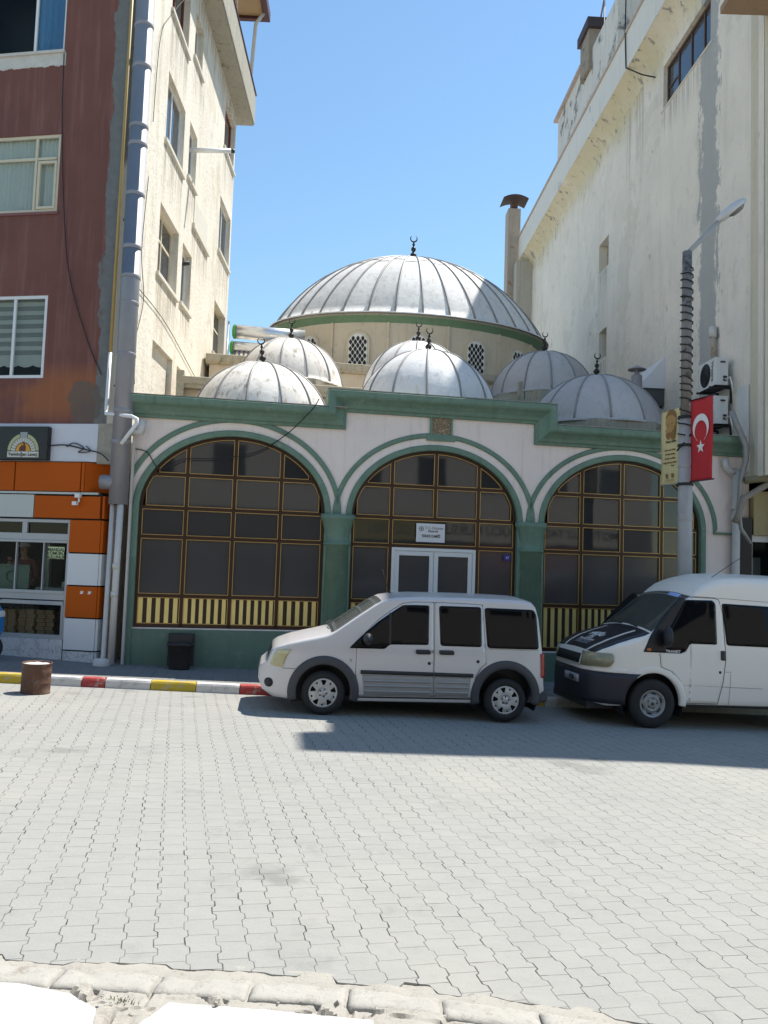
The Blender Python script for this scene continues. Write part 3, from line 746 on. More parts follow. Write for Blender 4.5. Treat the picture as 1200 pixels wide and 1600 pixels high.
# arched windows
def in_arch(u, z, ar, inset=0):
    c, w_, top, s = ar
    if abs(u-c) > w_-inset or z < s: return False
    return z <= SPR+(top-inset-SPR)*math.sqrt(max(0, 1-((u-c)/(w_-inset))**2)) if z > SPR else True
RZ = [1.43, 2.51, 3.05, 3.67]
for i, ar in enumerate(ARCH):
    c, w_, top, s = ar
    yb = .10
    fr_ = MB(); bd = MB(); pn = MB(); fp_ = MB()
    cols = [c-.87, c, c+.87]
    b = .032
    def zc(u): return arch_z(u, ar)
    # bars
    door = i == 1
    for k, u in enumerate(cols):
        z0 = s; z1 = zc(u)
        if door and k == 1: z0 = RZ[2]
        fr_.box(u-b, u+b, yb-.03, yb+.02, z0, z1+.01)
    rows = RZ
    for k, z in enumerate(rows):
        if z > SPR: hw = w_*math.sqrt(1-((z-SPR)/(top-SPR))**2)
        else: hw = w_
        if door and k == 0:
            fr_.box(c-hw, cols[0]-b, yb-.028, yb+.018, z-b, z+b); fr_.box(cols[2]+b, c+hw, yb-.028, yb+.018, z-b, z+b)
        else: fr_.box(c-hw, c+hw, yb-.028, yb+.018, z-b, z+b)
    # outer frame
    fr_.sweep([(c-w_, s)]+arc_path(c, w_, top-SPR, SPR)+[(c+w_, s)], [(-.07, -yb-.02), (-.07, -yb+.025), (.0, -yb+.025), (.0, -yb-.02)])
    if door:
        fr_.box(c-w_, cols[0]-b, yb-.03, yb+.02, s, s+.07); fr_.box(cols[2]+b, c+w_, yb-.03, yb+.02, s, s+.07)
    else: fr_.box(c-w_, c+w_, yb-.03, yb+.02, s, s+.07)
    wf = fr_.build('arched_window', brown_frame, mosque)
    # cell edges: gold beads and panes
    ue = [c-w_+.07]+cols+[c+w_-.07]; zr = [s+.07]+RZ+[9]
    for a in range(4):
        for r_ in range(5):
            u0 = ue[a]+(b if a else 0); u1 = ue[a+1]-(b if a < 3 else 0)
            z0 = zr[r_]+(b if r_ else 0); z1 = zr[r_+1]-b
            if door and a in (1, 2) and r_ <= 1: continue
            if door and r_ == 2 and a == 1: u1 = ue[3]-b
            if door and r_ == 2 and a == 2: continue
            # clip cell by the arch
            n = 14; topc = []
            for k in range(n+1):
                u = u0+(u1-u0)*k/n
                t = (u-c)/(w_-.07)
                za = SPR+(top-.07-SPR)*math.sqrt(max(0, 1-t*t))
                topc.append((u, min(z1, za)))
            if max(z for _, z in topc) < z0+.05: continue
            topc = [(u, z) for u, z in topc if z > z0+.004]
            poly = [(topc[0][0], z0)]+topc+[(topc[-1][0], z0)]
            # simplify straight tops
            if all(abs(z-z1) < 1e-6 for _, z in topc): poly = [(u0, z0), (u0, z1), (u1, z1), (u1, z0)]
            loop = poly+[poly[0]]
            P = [Vector((p[0], yb-.034, p[1])) for p in poly]
            for k in range(len(P)):
                A, B = P[k], P[(k+1) % len(P)]
                if (B-A).length < .01: continue
                d = (B-A).normalized(); nn = Vector((d.z, 0, -d.x))*.011
                bd.add([A, B, B+nn, A+nn, A+Vector((0, .03, 0)), B+Vector((0, .03, 0)), B+nn+Vector((0, .03, 0)), A+nn+Vector((0, .03, 0))],
                       [(0, 1, 2, 3), (0, 4, 5, 1), (2, 6, 7, 3)])
            tgt = fp_ if r_ == 0 else pn
            if r_ == 0:
                # gold slats
                ns = 6 if a not in (0, 3) else 5
                bay = u1-u0
                fp_.box(u0, u1, yb+.006, yb+.016, z0, z1, 1)
                wS = bay/(ns*2-.6)
                for k in range(ns):
                    q = u0+.012+k*wS*2*(bay-.02)/bay
                    fp_.box(q, min(q+wS*.98, u1-.005), yb-.012, yb+.004, z0+.012, z1-.012, 0)
            else:
                tgt.add([(u, yb+.006, z) for u, z in poly], [tuple(range(len(poly)))], 1 if r_ == 1 else 0)
    bd.build('gold_bead', gold, wf, recalc=False)
    o = pn.build('pane', [glass_mosque, glass_frost], wf)
    fp_.build('slatted_panel', [gold_slat, slat_gap], wf)
    if door:
        d0, d1, dt = cols[0]+b, cols[2]-b, RZ[1]-b
        dr = MB(); y0 = yb-.05
        dr.box(d0, d0+.06, y0, yb+.02, .0, dt); dr.box(d1-.06, d1, y0, yb+.02, .0, dt); dr.box(d0+.06, d1-.06, y0, yb+.02, dt-.06, dt)
        dr.box(d0, d1, y0, yb+.02, -.3, .02)
        door_o = dr.build('door', pvc_white, mosque, bev=.004)
        for q0, q1 in ((d0+.065, (d0+d1)/2-.004), ((d0+d1)/2+.004, d1-.065)):
            lf = MB(); t_ = dt-.065
            lf.box(q0, q0+.085, y0+.012, yb+.01, .02, t_); lf.box(q1-.085, q1, y0+.012, yb+.01, .02, t_)
            lf.box(q0+.085, q1-.085, y0+.012, yb+.01, t_-.085, t_); lf.box(q0+.085, q1-.085, y0+.012, yb+.01, .02, .85)
            lf_o = lf.build('door_leaf', pvc_white, door_o, bev=.004)
            g = MB(); g.box(q0+.085, q1-.085, yb-.02, yb-.008, .85, t_-.085)
            g.build('door_pane', glass_frost, door_o)
        hd = MB(); hd.tube([((d0+d1)/2+.05, y0-.0, 1.05), ((d0+d1)/2+.05, y0-.05, 1.05), ((d0+d1)/2+.17, y0-.05, 1.05)], .011, 8)
        hd.build('handle', steel_dull, door_o)
mb = MB(); mb.box(.02, UE-.02, .24, .5, -.6, 4.55); mb.build('hall_darkness', dark_hole, mosque)  # dark backing box added behind the windows to stop light leaking through
# plaque over the middle arch
mb = MB(); mb.box(5.56, 5.60, -.055, 0, 4.64, 5.06); mb.box(5.97, 6.01, -.055, 0, 4.64, 5.06); mb.box(5.5, 6.07, -.045, 0, 4.58, 4.70)
mb.build('plaque_frame', green_paint, mosque, bev=.004)
mb = MB(); mb.box(5.60, 5.97, -.03, -.004, 4.70, 5.05); mb.build('plaque', plaque_mat, mosque)

# ---------------- roofs and upper tiers
mb = MB()
mb.box(.05, UE-.05, .26, 3.9, 4.55, 4.82); mb.build('front_roof', roof_grey, mosque)
mb = MB(); mb.box(.55, UE-.1, 3.85, 7.8, 4.3, 6.30); mb.build('second_tier_wall', sand_wall, mosque)
mb = MB()
mb.sweep([(.45, 6.06), (UE-.05, 6.06)], [(0, -4.0), (0, -3.62), (.06, -3.60), (.1, -3.55), (.24, -3.52), (.26, -3.54), (.26, -4.0)])
mb.box(.38, .55, 3.55, 3.9, 5.0, 6.45); mb.box(8.55, 8.66, 3.5, 3.6, 5.0, 6.75); mb.box(8.72, 8.80, 3.5, 3.6, 5.0, 6.5)
mb.build('second_tier_cornice', old_conc, mosque, bev=.008)
mb = MB(); mb.box(.9, UE-.2, 7.4, 16, 4.3, 7.75); mb.build('hall_wall', sand_wall, mosque)
mb = MB(); mb.sweep([(.8, 7.55), (UE-.1, 7.55)], [(0, -7.6), (0, -7.3), (.08, -7.22), (.25, -7.2), (.27, -7.25), (.27, -9)])
mb.build('hall_cornice', old_conc, mosque, bev=.008)

def finial(parent, x, y, z, s, tilt=0.0, yaw=0.0):
    T = Matrix.Translation((x, y, z)) @ Matrix.Rotation(tilt, 4, 'Y') @ Matrix.Rotation(yaw, 4, 'Z')
    mb = MB(T)
    pr = [(0, -.1), (.16, -.1), (.14, .0), (.07, .05), (.05, .09), (.11, .15), (.125, .2), (.10, .26), (.045, .31), (.04, .34), (.085, .40), (.09, .44), (.07, .49), (.03, .53), (.028, .56), (.055, .60), (.03, .65), (.018, .72), (0, .72)]
    mb.lathe([(r_*s, h*s) for r_, h in pr], seg=14)
    cr = [(.12*math.cos(a)*s, 0, (.83+.12*math.sin(a))*s) for a in [R(125+290*k/16) for k in range(17)]]
    mb.tube(cr, [(.006+.022*math.sin(PI*k/16))*s for k in range(17)], 7)
    return mb.build('finial', iron_black, parent)
def dome(name, u, n, z0, a, h, mat, ribs, fs, tilt=0.0, skirt=.05, ay=None, hseam=False, phase=0.0):
    mb = MB(); ky = (ay or a)/a; N = 22
    Rs = (a*a+h*h)/(2*h); th = math.asin(min(1, a/Rs)) if h <= a else PI/2
    def cap(q, off=0):      # q: 0 at the rim, 1 at the apex
        t = th*(1-q); return ((Rs+off)*math.sin(t), z0+h-Rs+(Rs+off)*math.cos(t))
    pr = [(a+skirt, z0-.06), (a+skirt, z0-.02)]+[cap(k/N) for k in range(N)]+[(.001, z0+h)]
    mb.lathe(pr, (0, 0, 0), 72, sy=ky)
    for k in range(ribs):
        t = 2*PI*(k+phase)/ribs
        pth = []
        for j in range(15):
            r_, zz = cap(j/14*.97, .008); pth.append((r_*math.cos(t), r_*math.sin(t)*ky, zz))
        mb.tube(pth, .022 if a < 3 else .032, 6, 1)
    if hseam:
        for q, sw in ((.56, 0), (.80, 0)):
            for k in range(ribs):
                if q > .7 and k % 3: continue
                r_, zz = cap(q+(.03 if k % 2 else -.02), .004)
                pth = [(r_*math.cos(t), r_*math.sin(t)*ky, zz) for t in [2*PI*(k+phase+j/4)/ribs for j in range(5)]]
                mb.tube(pth, .012, 5, 1)
    o = mb.build(name, [mat, seam_dark], mosque); o.location = (u, n, 0)
    if fs: finial(o, 0, 0, z0+h, fs, tilt)
    return o
RW1 = [(2.31, 5.19, 1.50, 1.20, zinc_stained), (5.96, 5.5, 1.55, 1.44, zinc), (9.98, 5.42, 1.60, 1.25, zinc_shaded)]
for u, z0, a, h, m in RW1:
    mb = MB(); mb.lathe([(0, 4.7), (a+.12, 4.7), (a+.12, z0-.04), (a*.5, z0-.02)], (u, 2.2, 0), 8, smooth=False, a0=PI/8, a1=2*PI+PI/8); mb.build('dome_base', eave_grey, mosque)
    o = dome('small_dome', u, 2.2, z0, a, h, m, 13, .60 if u > 3 else .62, -.12 if u < 3 else .05, phase=.3)
RW2 = [(3.03, 6.61, 1.40, 1.24, zinc_stained), (6.38, 6.64, 1.42, 1.40, zinc), (9.9, 6.75, 1.45, 1.30, zinc_shaded)]
for u, z0, a, h, m in RW2:
    mb = MB(); mb.lathe([(0, 6.2), (a+.12, 6.2), (a+.12, z0-.04), (a*.5, z0-.02)], (u, 5.4, 0), 8, smooth=False, a0=PI/8, a1=2*PI+PI/8); mb.build('dome_base', eave_grey, mosque)
    dome('small_dome', u, 5.4, z0, a, h, m, 13, .62, .03, phase=.3)
# main drum and dome
DU, DN, DA, DB = 7.32, 11.2, 4.42, 2.75
mb = MB(); mb.lathe([(1, 7.5), (1, 9.62)], (DU, DN, 0), 96, sx=DA, sy=DB); 
drum = mb.build('drum', sand_wall, mosque)
mb = MB(); pr = [(1.0, 9.50), (1.012, 9.56), (1.03, 9.60), (1.04, 9.66), (1.06, 9.68), (1.06, 9.78), (1.0, 9.84)]
mb.lathe(pr[:5], (DU, DN, 0), 96, m=0, sx=DA, sy=DB); mb.lathe(pr[4:], (DU, DN, 0), 96, m=1, sx=DA, sy=DB)
mb.build('eave', [green_light, eave_grey], drum)
def on_drum(t, off=0):
    x, y = DU+(DA+off)*math.sin(t), DN-(DB+off)*math.cos(t)
    nx, ny = math.sin(t)/DA, -math.cos(t)/DB; L = math.hypot(nx, ny)
    return x, y, math.atan2(nx/L, -ny/L)
for k in range(-4, 5):
    t = R(24.3*k-4.0); x, y, a = on_drum(t, .0)
    T = Matrix.Translation((x, y, 0)) @ Matrix.Rotation(a, 4, 'Z')
    def arch_poly(hw, z0, z1, zt): return [(-hw, z0)]+[(-hw*math.cos(PI*j/12), z1+(zt-z1)*math.sin(PI*j/12)) for j in range(13)]+[(hw, z0)]
    mb = MB(T); mb.prism(arch_poly(.36, 7.98, 8.86, 9.22), -.06, .25)
    wn = mb.build('lattice_window', sand_wall, drum)
    mb = MB(T); mb.prism(arch_poly(.29, 8.03, 8.86, 9.14), -.075, -.03); mb.build('lattice', white_panel, wn)
    mb = MB(T); jz = 0
    z = 8.12
    while z < 9.12:
        for j in range(-3, 4):
            cx = j*.15+(.075 if jz % 2 else 0)
            if abs(cx) < .25:
                lim = 8.86+.28*math.sqrt(max(0, 1-(cx/.27)**2)) if abs(cx) < .27 else 8.84
                if z+.07 < lim:
                    mb.prism([(cx, z-.085), (cx+.048, z-.03), (cx+.048, z+.03), (cx, z+.085), (cx-.048, z+.03), (cx-.048, z-.03)], -.079, -.07)
        z += .108; jz += 1
    mb.build('lattice_hole', dark_hole, wn)
    x, y, a = on_drum(R(24.3*(k+.5)-4.0)); mb = MB(Matrix.Translation((x, y, 0)) @ Matrix.Rotation(a, 4, 'Z'))
    mb.box(-.04, .04, -.06, .1, 7.7, 9.5); mb.build('pilaster', sand_wall, drum)
md = dome('main_dome', DU, DN, 9.80, 4.62, 2.72, zinc_main, 34, .95, 0, skirt=.16, ay=2.9, hseam=True, phase=.25)
# ================================================================== LEFT APARTMENT BLOCK
LX, LY = -4.98, 14.74
A_RED, A_SIDE = R(-9.8), PI/2-math.atan((573-600)/F)
left = thing('apartment_building', 'red rendered apartment block with cream side wall above an orange clad shop', 'building', (LX, LY, 0))
TF = Matrix.Rotation(A_RED, 4, 'Z'); TS = Matrix.Rotation(A_SIDE, 4, 'Z')
def house_window(parent, T, x0, x1, z0, z1, depth, frame, fw_=.05, mull=(), trans=(), pane=glass_house, back=None, sill=None, half=False):
    mb = MB(T); y0, y1 = depth-.05, depth
    mb.box(x0, x0+fw_, y0, y1, z0, z1); mb.box(x1-fw_, x1, y0, y1, z0, z1)
    mb.box(x0+fw_, x1-fw_, y0, y1, z0, z0+fw_); mb.box(x0+fw_, x1-fw_, y0, y1, z1-fw_, z1)
    for m_ in mull: mb.box(m_-fw_*.45, m_+fw_*.45, y0+.004, y1, z0+fw_, z1-fw_)
    for a, b, z in trans: mb.box(a+fw_*.45, b-fw_*.45, y0+.008, y1, z-fw_*.45, z+fw_*.45)
    wo = mb.build('window', frame, parent, bev=.004)
    mb = MB(T); mb.box(x0+fw_*.5, x1-fw_*.5, y1-.02, y1-.012, z0+fw_*.5, z1-fw_*.5); mb.build('pane', pane, wo)
    if back:
        kind, bm_ = back
        mb = MB(T)
        if kind == 'curtain':
            n = 60; vs = []; xa = mull[0] if half else x0
            for i in range(n+1):
                x = xa+(x1-xa)*i/n; y = depth+.03+.018*math.sin(i*1.9)+.008*math.sin(i*4.3)
                vs += [(x, y, z0), (x, y, z1)]
            mb.add(vs, [(2*i, 2*i+2, 2*i+3, 2*i+1) for i in range(n)], 0, True)
            mb.build('curtain', bm_, wo)
        else:
            zz = z1; k = 0
            while zz > z0+.45:
                mb.box(x0, x1, depth+.05, depth+.06, zz-.085, zz-.004 if k % 2 else zz-.002, k % 2); zz -= .085; k += 1
            n = 24
            for i in range(n):
                a, b = x0+(x1-x0)*i/n, x0+(x1-x0)*(i+1)/n
                d0 = .12+.04*abs(math.sin(i*PI/4)); mb.quad((a, depth+.055, zz-d0), (b, depth+.055, zz-.12-.04*abs(math.sin((i+1)*PI/4))), (b, depth+.055, zz), (a, depth+.055, zz), 1)
            mb.build('blind', [blind, curtain], wo)
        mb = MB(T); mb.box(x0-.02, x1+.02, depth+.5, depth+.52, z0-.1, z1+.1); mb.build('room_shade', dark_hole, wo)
    if sill:
        mb = MB(T); mb.box(x0-.08, x1+.10, -sill[0], depth-.051, z0-sill[1], z0-.002); mb.build('sill', stone_sill if len(sill) < 3 else sill[2], wo, bev=.006)
    return wo
# red front
ZT = 17.4
holes = [(-3.3, -1.47, 11.78, 13.2), (-3.2, -1.42, 8.6, 10.12), (-3.3, -1.49, 5.40, 6.98), (-3.3, -1.47, 14.9, 16.4)]
mb = MB(TF); wallgrid(mb, -6.5, 0, 4.54, ZT, holes, .16); mb.build('front_wall', red_wall, left, recalc=False)
house_window(left, TF, -3.3, -1.47, 11.78, 13.2, .10, pvc_white, .06, mull=(-2.13,), pane=glass_clear('house_pane', (.02, .025, .03), .85), back=('curtain', M('blue_curtain', (.22, .48, .85), .8, var=.12, scale=10)), half=True)
mb = MB(TF); mb.box(-3.4, -1.44, -.05, .09, 11.72, 11.775); 
nn = 34
for i in range(nn):
    a = -3.4+(1.98)*i/nn; b_ = a+1.98/nn
    mb.box(a, b_, -.012, -.0, 11.47+.035*noise.noise(Vector((i*.4, 0, 0)))+.02*noise.noise(Vector((i*1.3, 5, 0))), 11.72)
mb.build('plaster_band', M('rough_white_plaster', (.62, .58, .52), .9, var=.2, scale=6, bump=.015, bscale=30), left)
wm = house_window(left, TF, -3.2, -1.42, 8.6, 10.12, .07, cream_frame, .06, mull=(-1.93,), trans=((-3.14, -1.93, 9.66), (-1.93, -1.48, 9.66)), pane=glass_clear('old_pane', (.05, .05, .05), .92), back=('curtain', curtain))
mb = MB(TF); mb.box(-1.87, -1.82, .0, .05, 8.66, 9.60); mb.box(-1.52, -1.48, .0, .05, 8.66, 9.60); mb.box(-1.82, -1.52, .0, .05, 9.55, 9.60); mb.box(-1.82, -1.52, .0, .05, 8.66, 8.71)
mb.build('casement', cream_frame, wm)
mb = MB(TF); mb.box(-3.3, -1.38, -.03, .06, 8.54, 8.59); mb.build('sill', M('red_sill', (.24, .1, .09), .8, streak=.4), wm)
house_window(left, TF, -3.3, -1.49, 5.40, 6.98, .06, pvc_white, .06, mull=(-2.17,), pane=glass_clear('blind_pane', (.03, .03, .03), .85), back=('blind', blind))
house_window(left, TF, -3.3, -1.47, 14.9, 16.4, .10, pvc_white, .06, mull=(-2.13,), back=None)
# white band
mb = MB(TF); mb.box(-6.5, -.30, -.03, .2, 3.83, 4.535); mb.build('white_band', white_wash, left, bev=.01)
mb = MB(TF); mb.box(-.30, -.02, -.015, .2, 3.8, 4.54); mb.build('corner_render', M('flaking_cream_render', (.42, .39, .32), .9, var=.35, scale=9, bump=.03, bscale=30), left)
# cladding panels
def panel(x0, x1, z0, z1, mat, y=-.07, nm='cladding_panel', side=0.0):
    mb = MB(TF); mb.box(x0+.008, x1-.008, y, y+.05, z0+.008, z1-.008)
    return mb.build(nm, mat, left, bev=.003)
mb = MB(TF); mb.box(-6.5, -.145, -.025, .3, 2.765, 3.25); mb.box(-6.5, -.50, -.025, .3, 3.25, 3.82); mb.box(-.73, -.13, -.025, .3, .0, 2.77); mb.build('cladding_backing', joint_black, left)
panel(-3.3, -1.90, 3.27, 3.82, orange); panel(-1.89, -.57, 3.27, 3.82, orange); panel(-.565, -.49, 3.27, 3.82, orange)
panel(-4.6, -3.31, 3.27, 3.82, orange)
# chamfered return of the upper row
mb = MB(TF); mb.add([(-.485, -.07, 3.275), (.02, .40, 3.275), (.02, .40, 3.812), (-.485, -.07, 3.812), (-.485, -.02, 3.275), (-.03, .42, 3.275), (-.03, .42, 3.812), (-.485, -.02, 3.812)], [(0, 1, 2, 3), (4, 7, 6, 5), (3, 2, 6, 7), (0, 4, 5, 1)]); mb.build('cladding_panel', orange, left)
mb = MB(TF); mb.box(-6.5, -.2, -.085, -.03, 3.225, 3.262); mb.build('cable_trunking', clad_pale, left)
panel(-2.9, -1.47, 2.78, 3.215, clad_pale); panel(-1.465, -.145, 2.78, 3.20, orange); panel(-4.4, -2.91, 2.78, 3.215, orange)
for z0, z1, m_ in ((2.165, 2.765, orange), (1.575, 2.155, clad_white), (.995, 1.565, orange), (.41, .985, clad_white), (.10, .40, marble)):
    panel(-.735, -.115, z0, z1, m_)
    mb = MB(TF); mb.box(-.118, -.07, -.06, .48, z0+.008, z1-.008)
    mb.build('cladding_panel', m_, left, bev=.003)
mb = MB(TF); mb.box(-.118, -.07, -.06, .48, 2.79, 3.20); mb.build('cladding_panel', orange, left, bev=.003)
mb = MB(TF); mb.box(-.09, -.055, .1, .45, .12, .86); mb.build('meter_box', alu_grey, left, bev=.006)
mb = MB(TF); mb.box(-6.5, -.76, -.05, .25, -.1, .585); mb.build('marble_base', marble, left)
mb = MB(TF)
for i, dx in enumerate((-.30, -.45)):
    mb.prism([(dx, 1.42), (dx+.06, 1.43), (dx+.065, 1.48), (dx+.03, 1.475), (dx+.01, 1.485)], -.0725, -.0715)
mb.build('torn_sticker', plate_white, left)
# shop window
mb = MB(TF); ys, ye = -.02, .06
mb.box(-6, -.735, ys, ye, 2.70, 2.76); mb.box(-6, -.735, ys+.004, ye, 2.38, 2.50); mb.box(-.79, -.735, ys-.004, ye, .585, 2.70)
for x in (-1.66, -2.9, -4.1): mb.box(x-.05, x+.05, ys+.002, ye, 2.50, 2.70)
mb.box(-6, -.79, ys-.01, ye, 2.33, 2.378); mb.box(-6, -.79, ys-.01, ye, 1.40, 1.46); mb.box(-6, -.79, ys+.002, ye, 1.29, 1.40)
mb.box(-6, -.79, ys-.002, ye, .587, .66); mb.box(-6, -.79, ys-.02, ye, 1.20, 1.27)
for x in (-1.25, -1.80, -2.35, -2.9, -3.45): mb.box(x-.012, x+.012, ys-.004, ye-.02, 1.46, 2.33)
mb.box(-.83, -.79, ys-.012, ye, .66, 1.20); mb.box(-2.95, -2.85, ys, ye, .66, 1.20)
sw = mb.build('shop_window', alu_grey, left, bev=.004)
mb = MB(TF); mb.box(-6, -.80, .03, .036, .62, 1.24); mb.box(-6, -.80, .02, .026, 1.42, 2.36); mb.build('shop_pane', glass_shop, sw)
mb = MB(TF); mb.box(-6, -.80, .03, .036, 2.48, 2.72); mb.build('transom_pane', glass_car, sw)
# shop interior
mb = MB(TF); mb.box(-6, -.74, 2.2, 2.25, 0, 2.9); mb.box(-6, -.74, .06, 2.25, .45, .55); mb.box(-6, -.74, .06, 2.2, 2.86, 2.9); mb.box(-.76, -.74, .06, 2.2, .3, 2.9); mb.box(-6, -5.9, .06, 2.2, .3, 2.9)
mb.build('shop_interior', M('dim_shop_wall', (.10, .11, .105), .8), left)
mb = MB(TF); mb.box(-1.75, -.9, .5, 1.0, 1.28, 1.34); mb.box(-1.55, -.82, .25, .6, 1.34, 1.50); mb.box(-1.0, -.82, .22, .5, 1.50, 1.62); mb.box(-1.0, -.98, .4, .7, 1.62, 2.0); mb.box(-1.68, -1.57, .7, .8, 1.34, 2.6)
mb.build('shop_shelf', M('pale_shop_counter', (.32, .36, .33), .5), left, bev=.01)
mb = MB(TF); mb.box(-2.6, -1.80, .42, .46, 1.42, 1.88); mb.box(-2.6, -1.78, .38, .5, 1.885, 1.91); mb.lathe([(.10, -.01), (.12, -.01), (.12, .01), (.10, .01), (.10, -.01)], (-2.16, .405, 1.68), 20, axis='y')
mb.build('counter_screen', M('green_counter_glass', (.13, .24, .20), .2), left)
# cream side wall
DEP = 10.75
W_ = {'A': (2.42, 4.05, 11.25, 12.80), 'B': (4.58, 5.42, 11.5, 12.87), 'C': (2.40, 4.02, 14.2, 15.75), 'D': (4.65, 5.58, 14.6, 15.78), 'E': (8.90, 10.6, 14.55, 16.05),
      'F': (2.30, 4.02, 8.24, 9.78), 'G': (4.45, 5.45, 8.30, 9.76), 'H': (8.75, 10.55, 11.32, 12.95), 'J': (8.6, 10.4, 8.2, 9.73), 'K': (2.24, 4.02, 5.2, 6.75), 'L': (4.45, 5.4, 5.2, 6.74)}
mb = MB(TS); wallgrid(mb, 0, DEP, -.5, 16.45, list(W_.values()), .30)
mb.quad((DEP, 0, -.5), (DEP, 9, -.5), (DEP, 9, 16.45), (DEP, 0, 16.45))
mb.build('side_wall', cream_wall, left, recalc=False)
mb = MB(TS); mb.box(2.1, DEP-.1, .55, 9, -.5, 16.4); mb.build('core', dark_hole, left)
for k, fr_, dp in (('A', pvc_white, .16), ('B', pvc_white, .16), ('F', cream_frame, .22), ('G', pvc_white, .2), ('H', pvc_white, .16), ('J', cream_frame, .22), ('C', wood_red, .2), ('D', pvc_white, .2), ('E', wood_red, .18)):
    x0, x1, z0, z1 = W_[k]; md_ = (x0+x1)/2
    mull = (md_,) if x1-x0 > 1.3 else ()
    tr = ((x0, x1, z0+(z1-z0)*.62),) if k in 'FJ' else ()
    house_window(left, TS, x0, x1, z0, z1, dp, fr_, .06, mull=mull, trans=tr, sill=(.06, .09))
mb = MB(TS)
for k in 'KL': x0, x1, z0, z1 = W_[k]; mb.box(x0, x1, .12, .14, z0, z1)
mb.build('blocked_opening', cream_wall, left)
mb = MB(TS); mb.box(5.3, 7.3, -.07, .02, 10.5, 10.62); mb.box(5.42, 7.1, -.015, .01, 10.62, 11.3); mb.build('old_sill', stone_sill, left)
# roof slab and parapet
mb = MB(TS); mb.box(-.6, DEP+.42, -.48, 9, 16.45, 16.62); mb.build('roof_slab', eave_grey, left)
mb = MB(TS); mb.box(-.6, DEP+.45, -.52, -.38, 16.5, 17.5); mb.box(DEP+.31, DEP+.45, -.379, 8, 16.5, 17.5); mb.build('parapet', eave_grey, left, bev=.01)
mb = MB(TS); mb.box(-.62, DEP+.47, -.55, -.35, 17.5, 17.54); mb.build('parapet_cap', maroon, left)
# roof terrace canopy
mb = MB(TS); mb.box(3.0, 10.6, -.75, 5, 19.85, 19.93); cn = mb.build('canopy_soffit', wood_tan, left)
mb = MB(TS); mb.box(3.0, 10.75, -.95, -.75, 19.75, 20.05); mb.box(10.6, 10.75, -.749, 5, 19.75, 20.05); mb.build('canopy_fascia', maroon, left)
mb = MB(TS); mb.tube([(10.35, -.80, 19.8), (10.35, -.55, 19.4), (10.35, -.45, 17.5)], .06, 10); mb.build('canopy_downpipe', pvc_grime, left)
mb = MB(TS); mb.tube([(6.2, -.45, 17.5), (6.2, -.55, 19.85)], .05, 8); mb.build('canopy_post', wood_red, left)
mb = MB(TS); mb.tube([(4.2, -.46, 17.5), (6.15, -.6, 17.75), (6.3, -.62, 18.6), (5.6, -.7, 19.9)], .02, 6); mb.tube([(6.3, -.62, 18.6), (7.6, -.47, 17.5)], .015, 6); mb.build('canopy_rope', stone_sill, left)

# pipes and wires on the corner
def solo(name, mb, mat, label, cat, group=None, bev=0):
    return tag(mb.build(name, mat, None, bev), label, cat, group)
FX, FY = -4.79, 14.60
mb = MB(); mb.lathe([(.158, 3.05), (.165, 3.05), (.165, 17.8)], (FX, FY, 0), 28)
z = 3.6; k = 0
while z < 17.5:
    mb.lathe([(.166, z), (.176, z+.012), (.172, z+.03), (.178, z+.045), (.166, z+.07)], (FX, FY, 0), 28); z += .98 if k % 2 else 1.05; k += 1
fl = thing('flue_pipe', 'fat galvanised flue pipe climbing the corner between the red and cream walls', 'flue pipe', (0, 0, 0))
a_ = MB(); a_.lathe([(.158, 3.05), (.168, 3.05), (.168, 7.2)], (FX, FY, 0), 28)
for zz in (4.15, 4.72, 5.75, 6.7): a_.lathe([(.168, zz), (.177, zz+.012), (.173, zz+.03), (.179, zz+.045), (.168, zz+.07)], (FX, FY, 0), 28)
a_.build('lower_duct', steel_dull, fl)
b_ = MB(); b_.lathe([(.166, 7.2), (.166, 17.8)], (FX, FY, 0), 28)
for zz in (7.2, 7.75, 8.75, 9.7, 10.05, 11.2, 12.0, 12.95, 13.4, 14.3): b_.lathe([(.166, zz), (.177, zz+.012), (.172, zz+.03), (.178, zz+.045), (.166, zz+.07)], (FX, FY, 0), 28)
b_.build('upper_duct', steel_pipe, fl)
c_ = MB(); c_.tube([(FX-.02, FY-.02, 3.45), (FX-.32, FY-.02, 3.45)], .13, 16); c_.build('branch_cap', steel_dull, fl)
for zz in (5.2, 8.3, 11.6):
    c_ = MB(); c_.box(FX-.19, FX-.15, FY-.02, FY+.25, zz, zz+.03); c_.build('bracket', black_plastic, fl)
mb = MB(); mb.tube([(-5.10, 14.66, 5.85), (-5.09, 14.68, 9), (-5.06, 14.70, 17.6)], .03, 10)
gp = solo('gas_pipe', mb, yellow_pipe, 'thin yellow gas pipe running up beside the fat flue pipe', 'gas pipe')
mb = MB(); mb.tube([(-5.105, 14.66, 5.84), (-5.115, 14.65, 4.78), (-5.10, 14.60, 4.70), (-4.55, 14.36, 4.62), (-4.45, 14.35, 4.57), (-4.45, 14.35, 4.50), (-4.72, 14.38, 4.12)], .035, 10)
solo('drain_pipe', mb, pvc_white, 'white waste pipe bending across the flue at the left end of the green cornice', 'pipe')
mb = MB(); mb.tube([(-4.86, 14.52, 3.1), (-4.87, 14.5, .35), (-4.9, 14.42, .24)], .042, 10); mb.tube([(-4.72, 14.52, 3.1), (-4.74, 14.52, .2)], .06, 12)
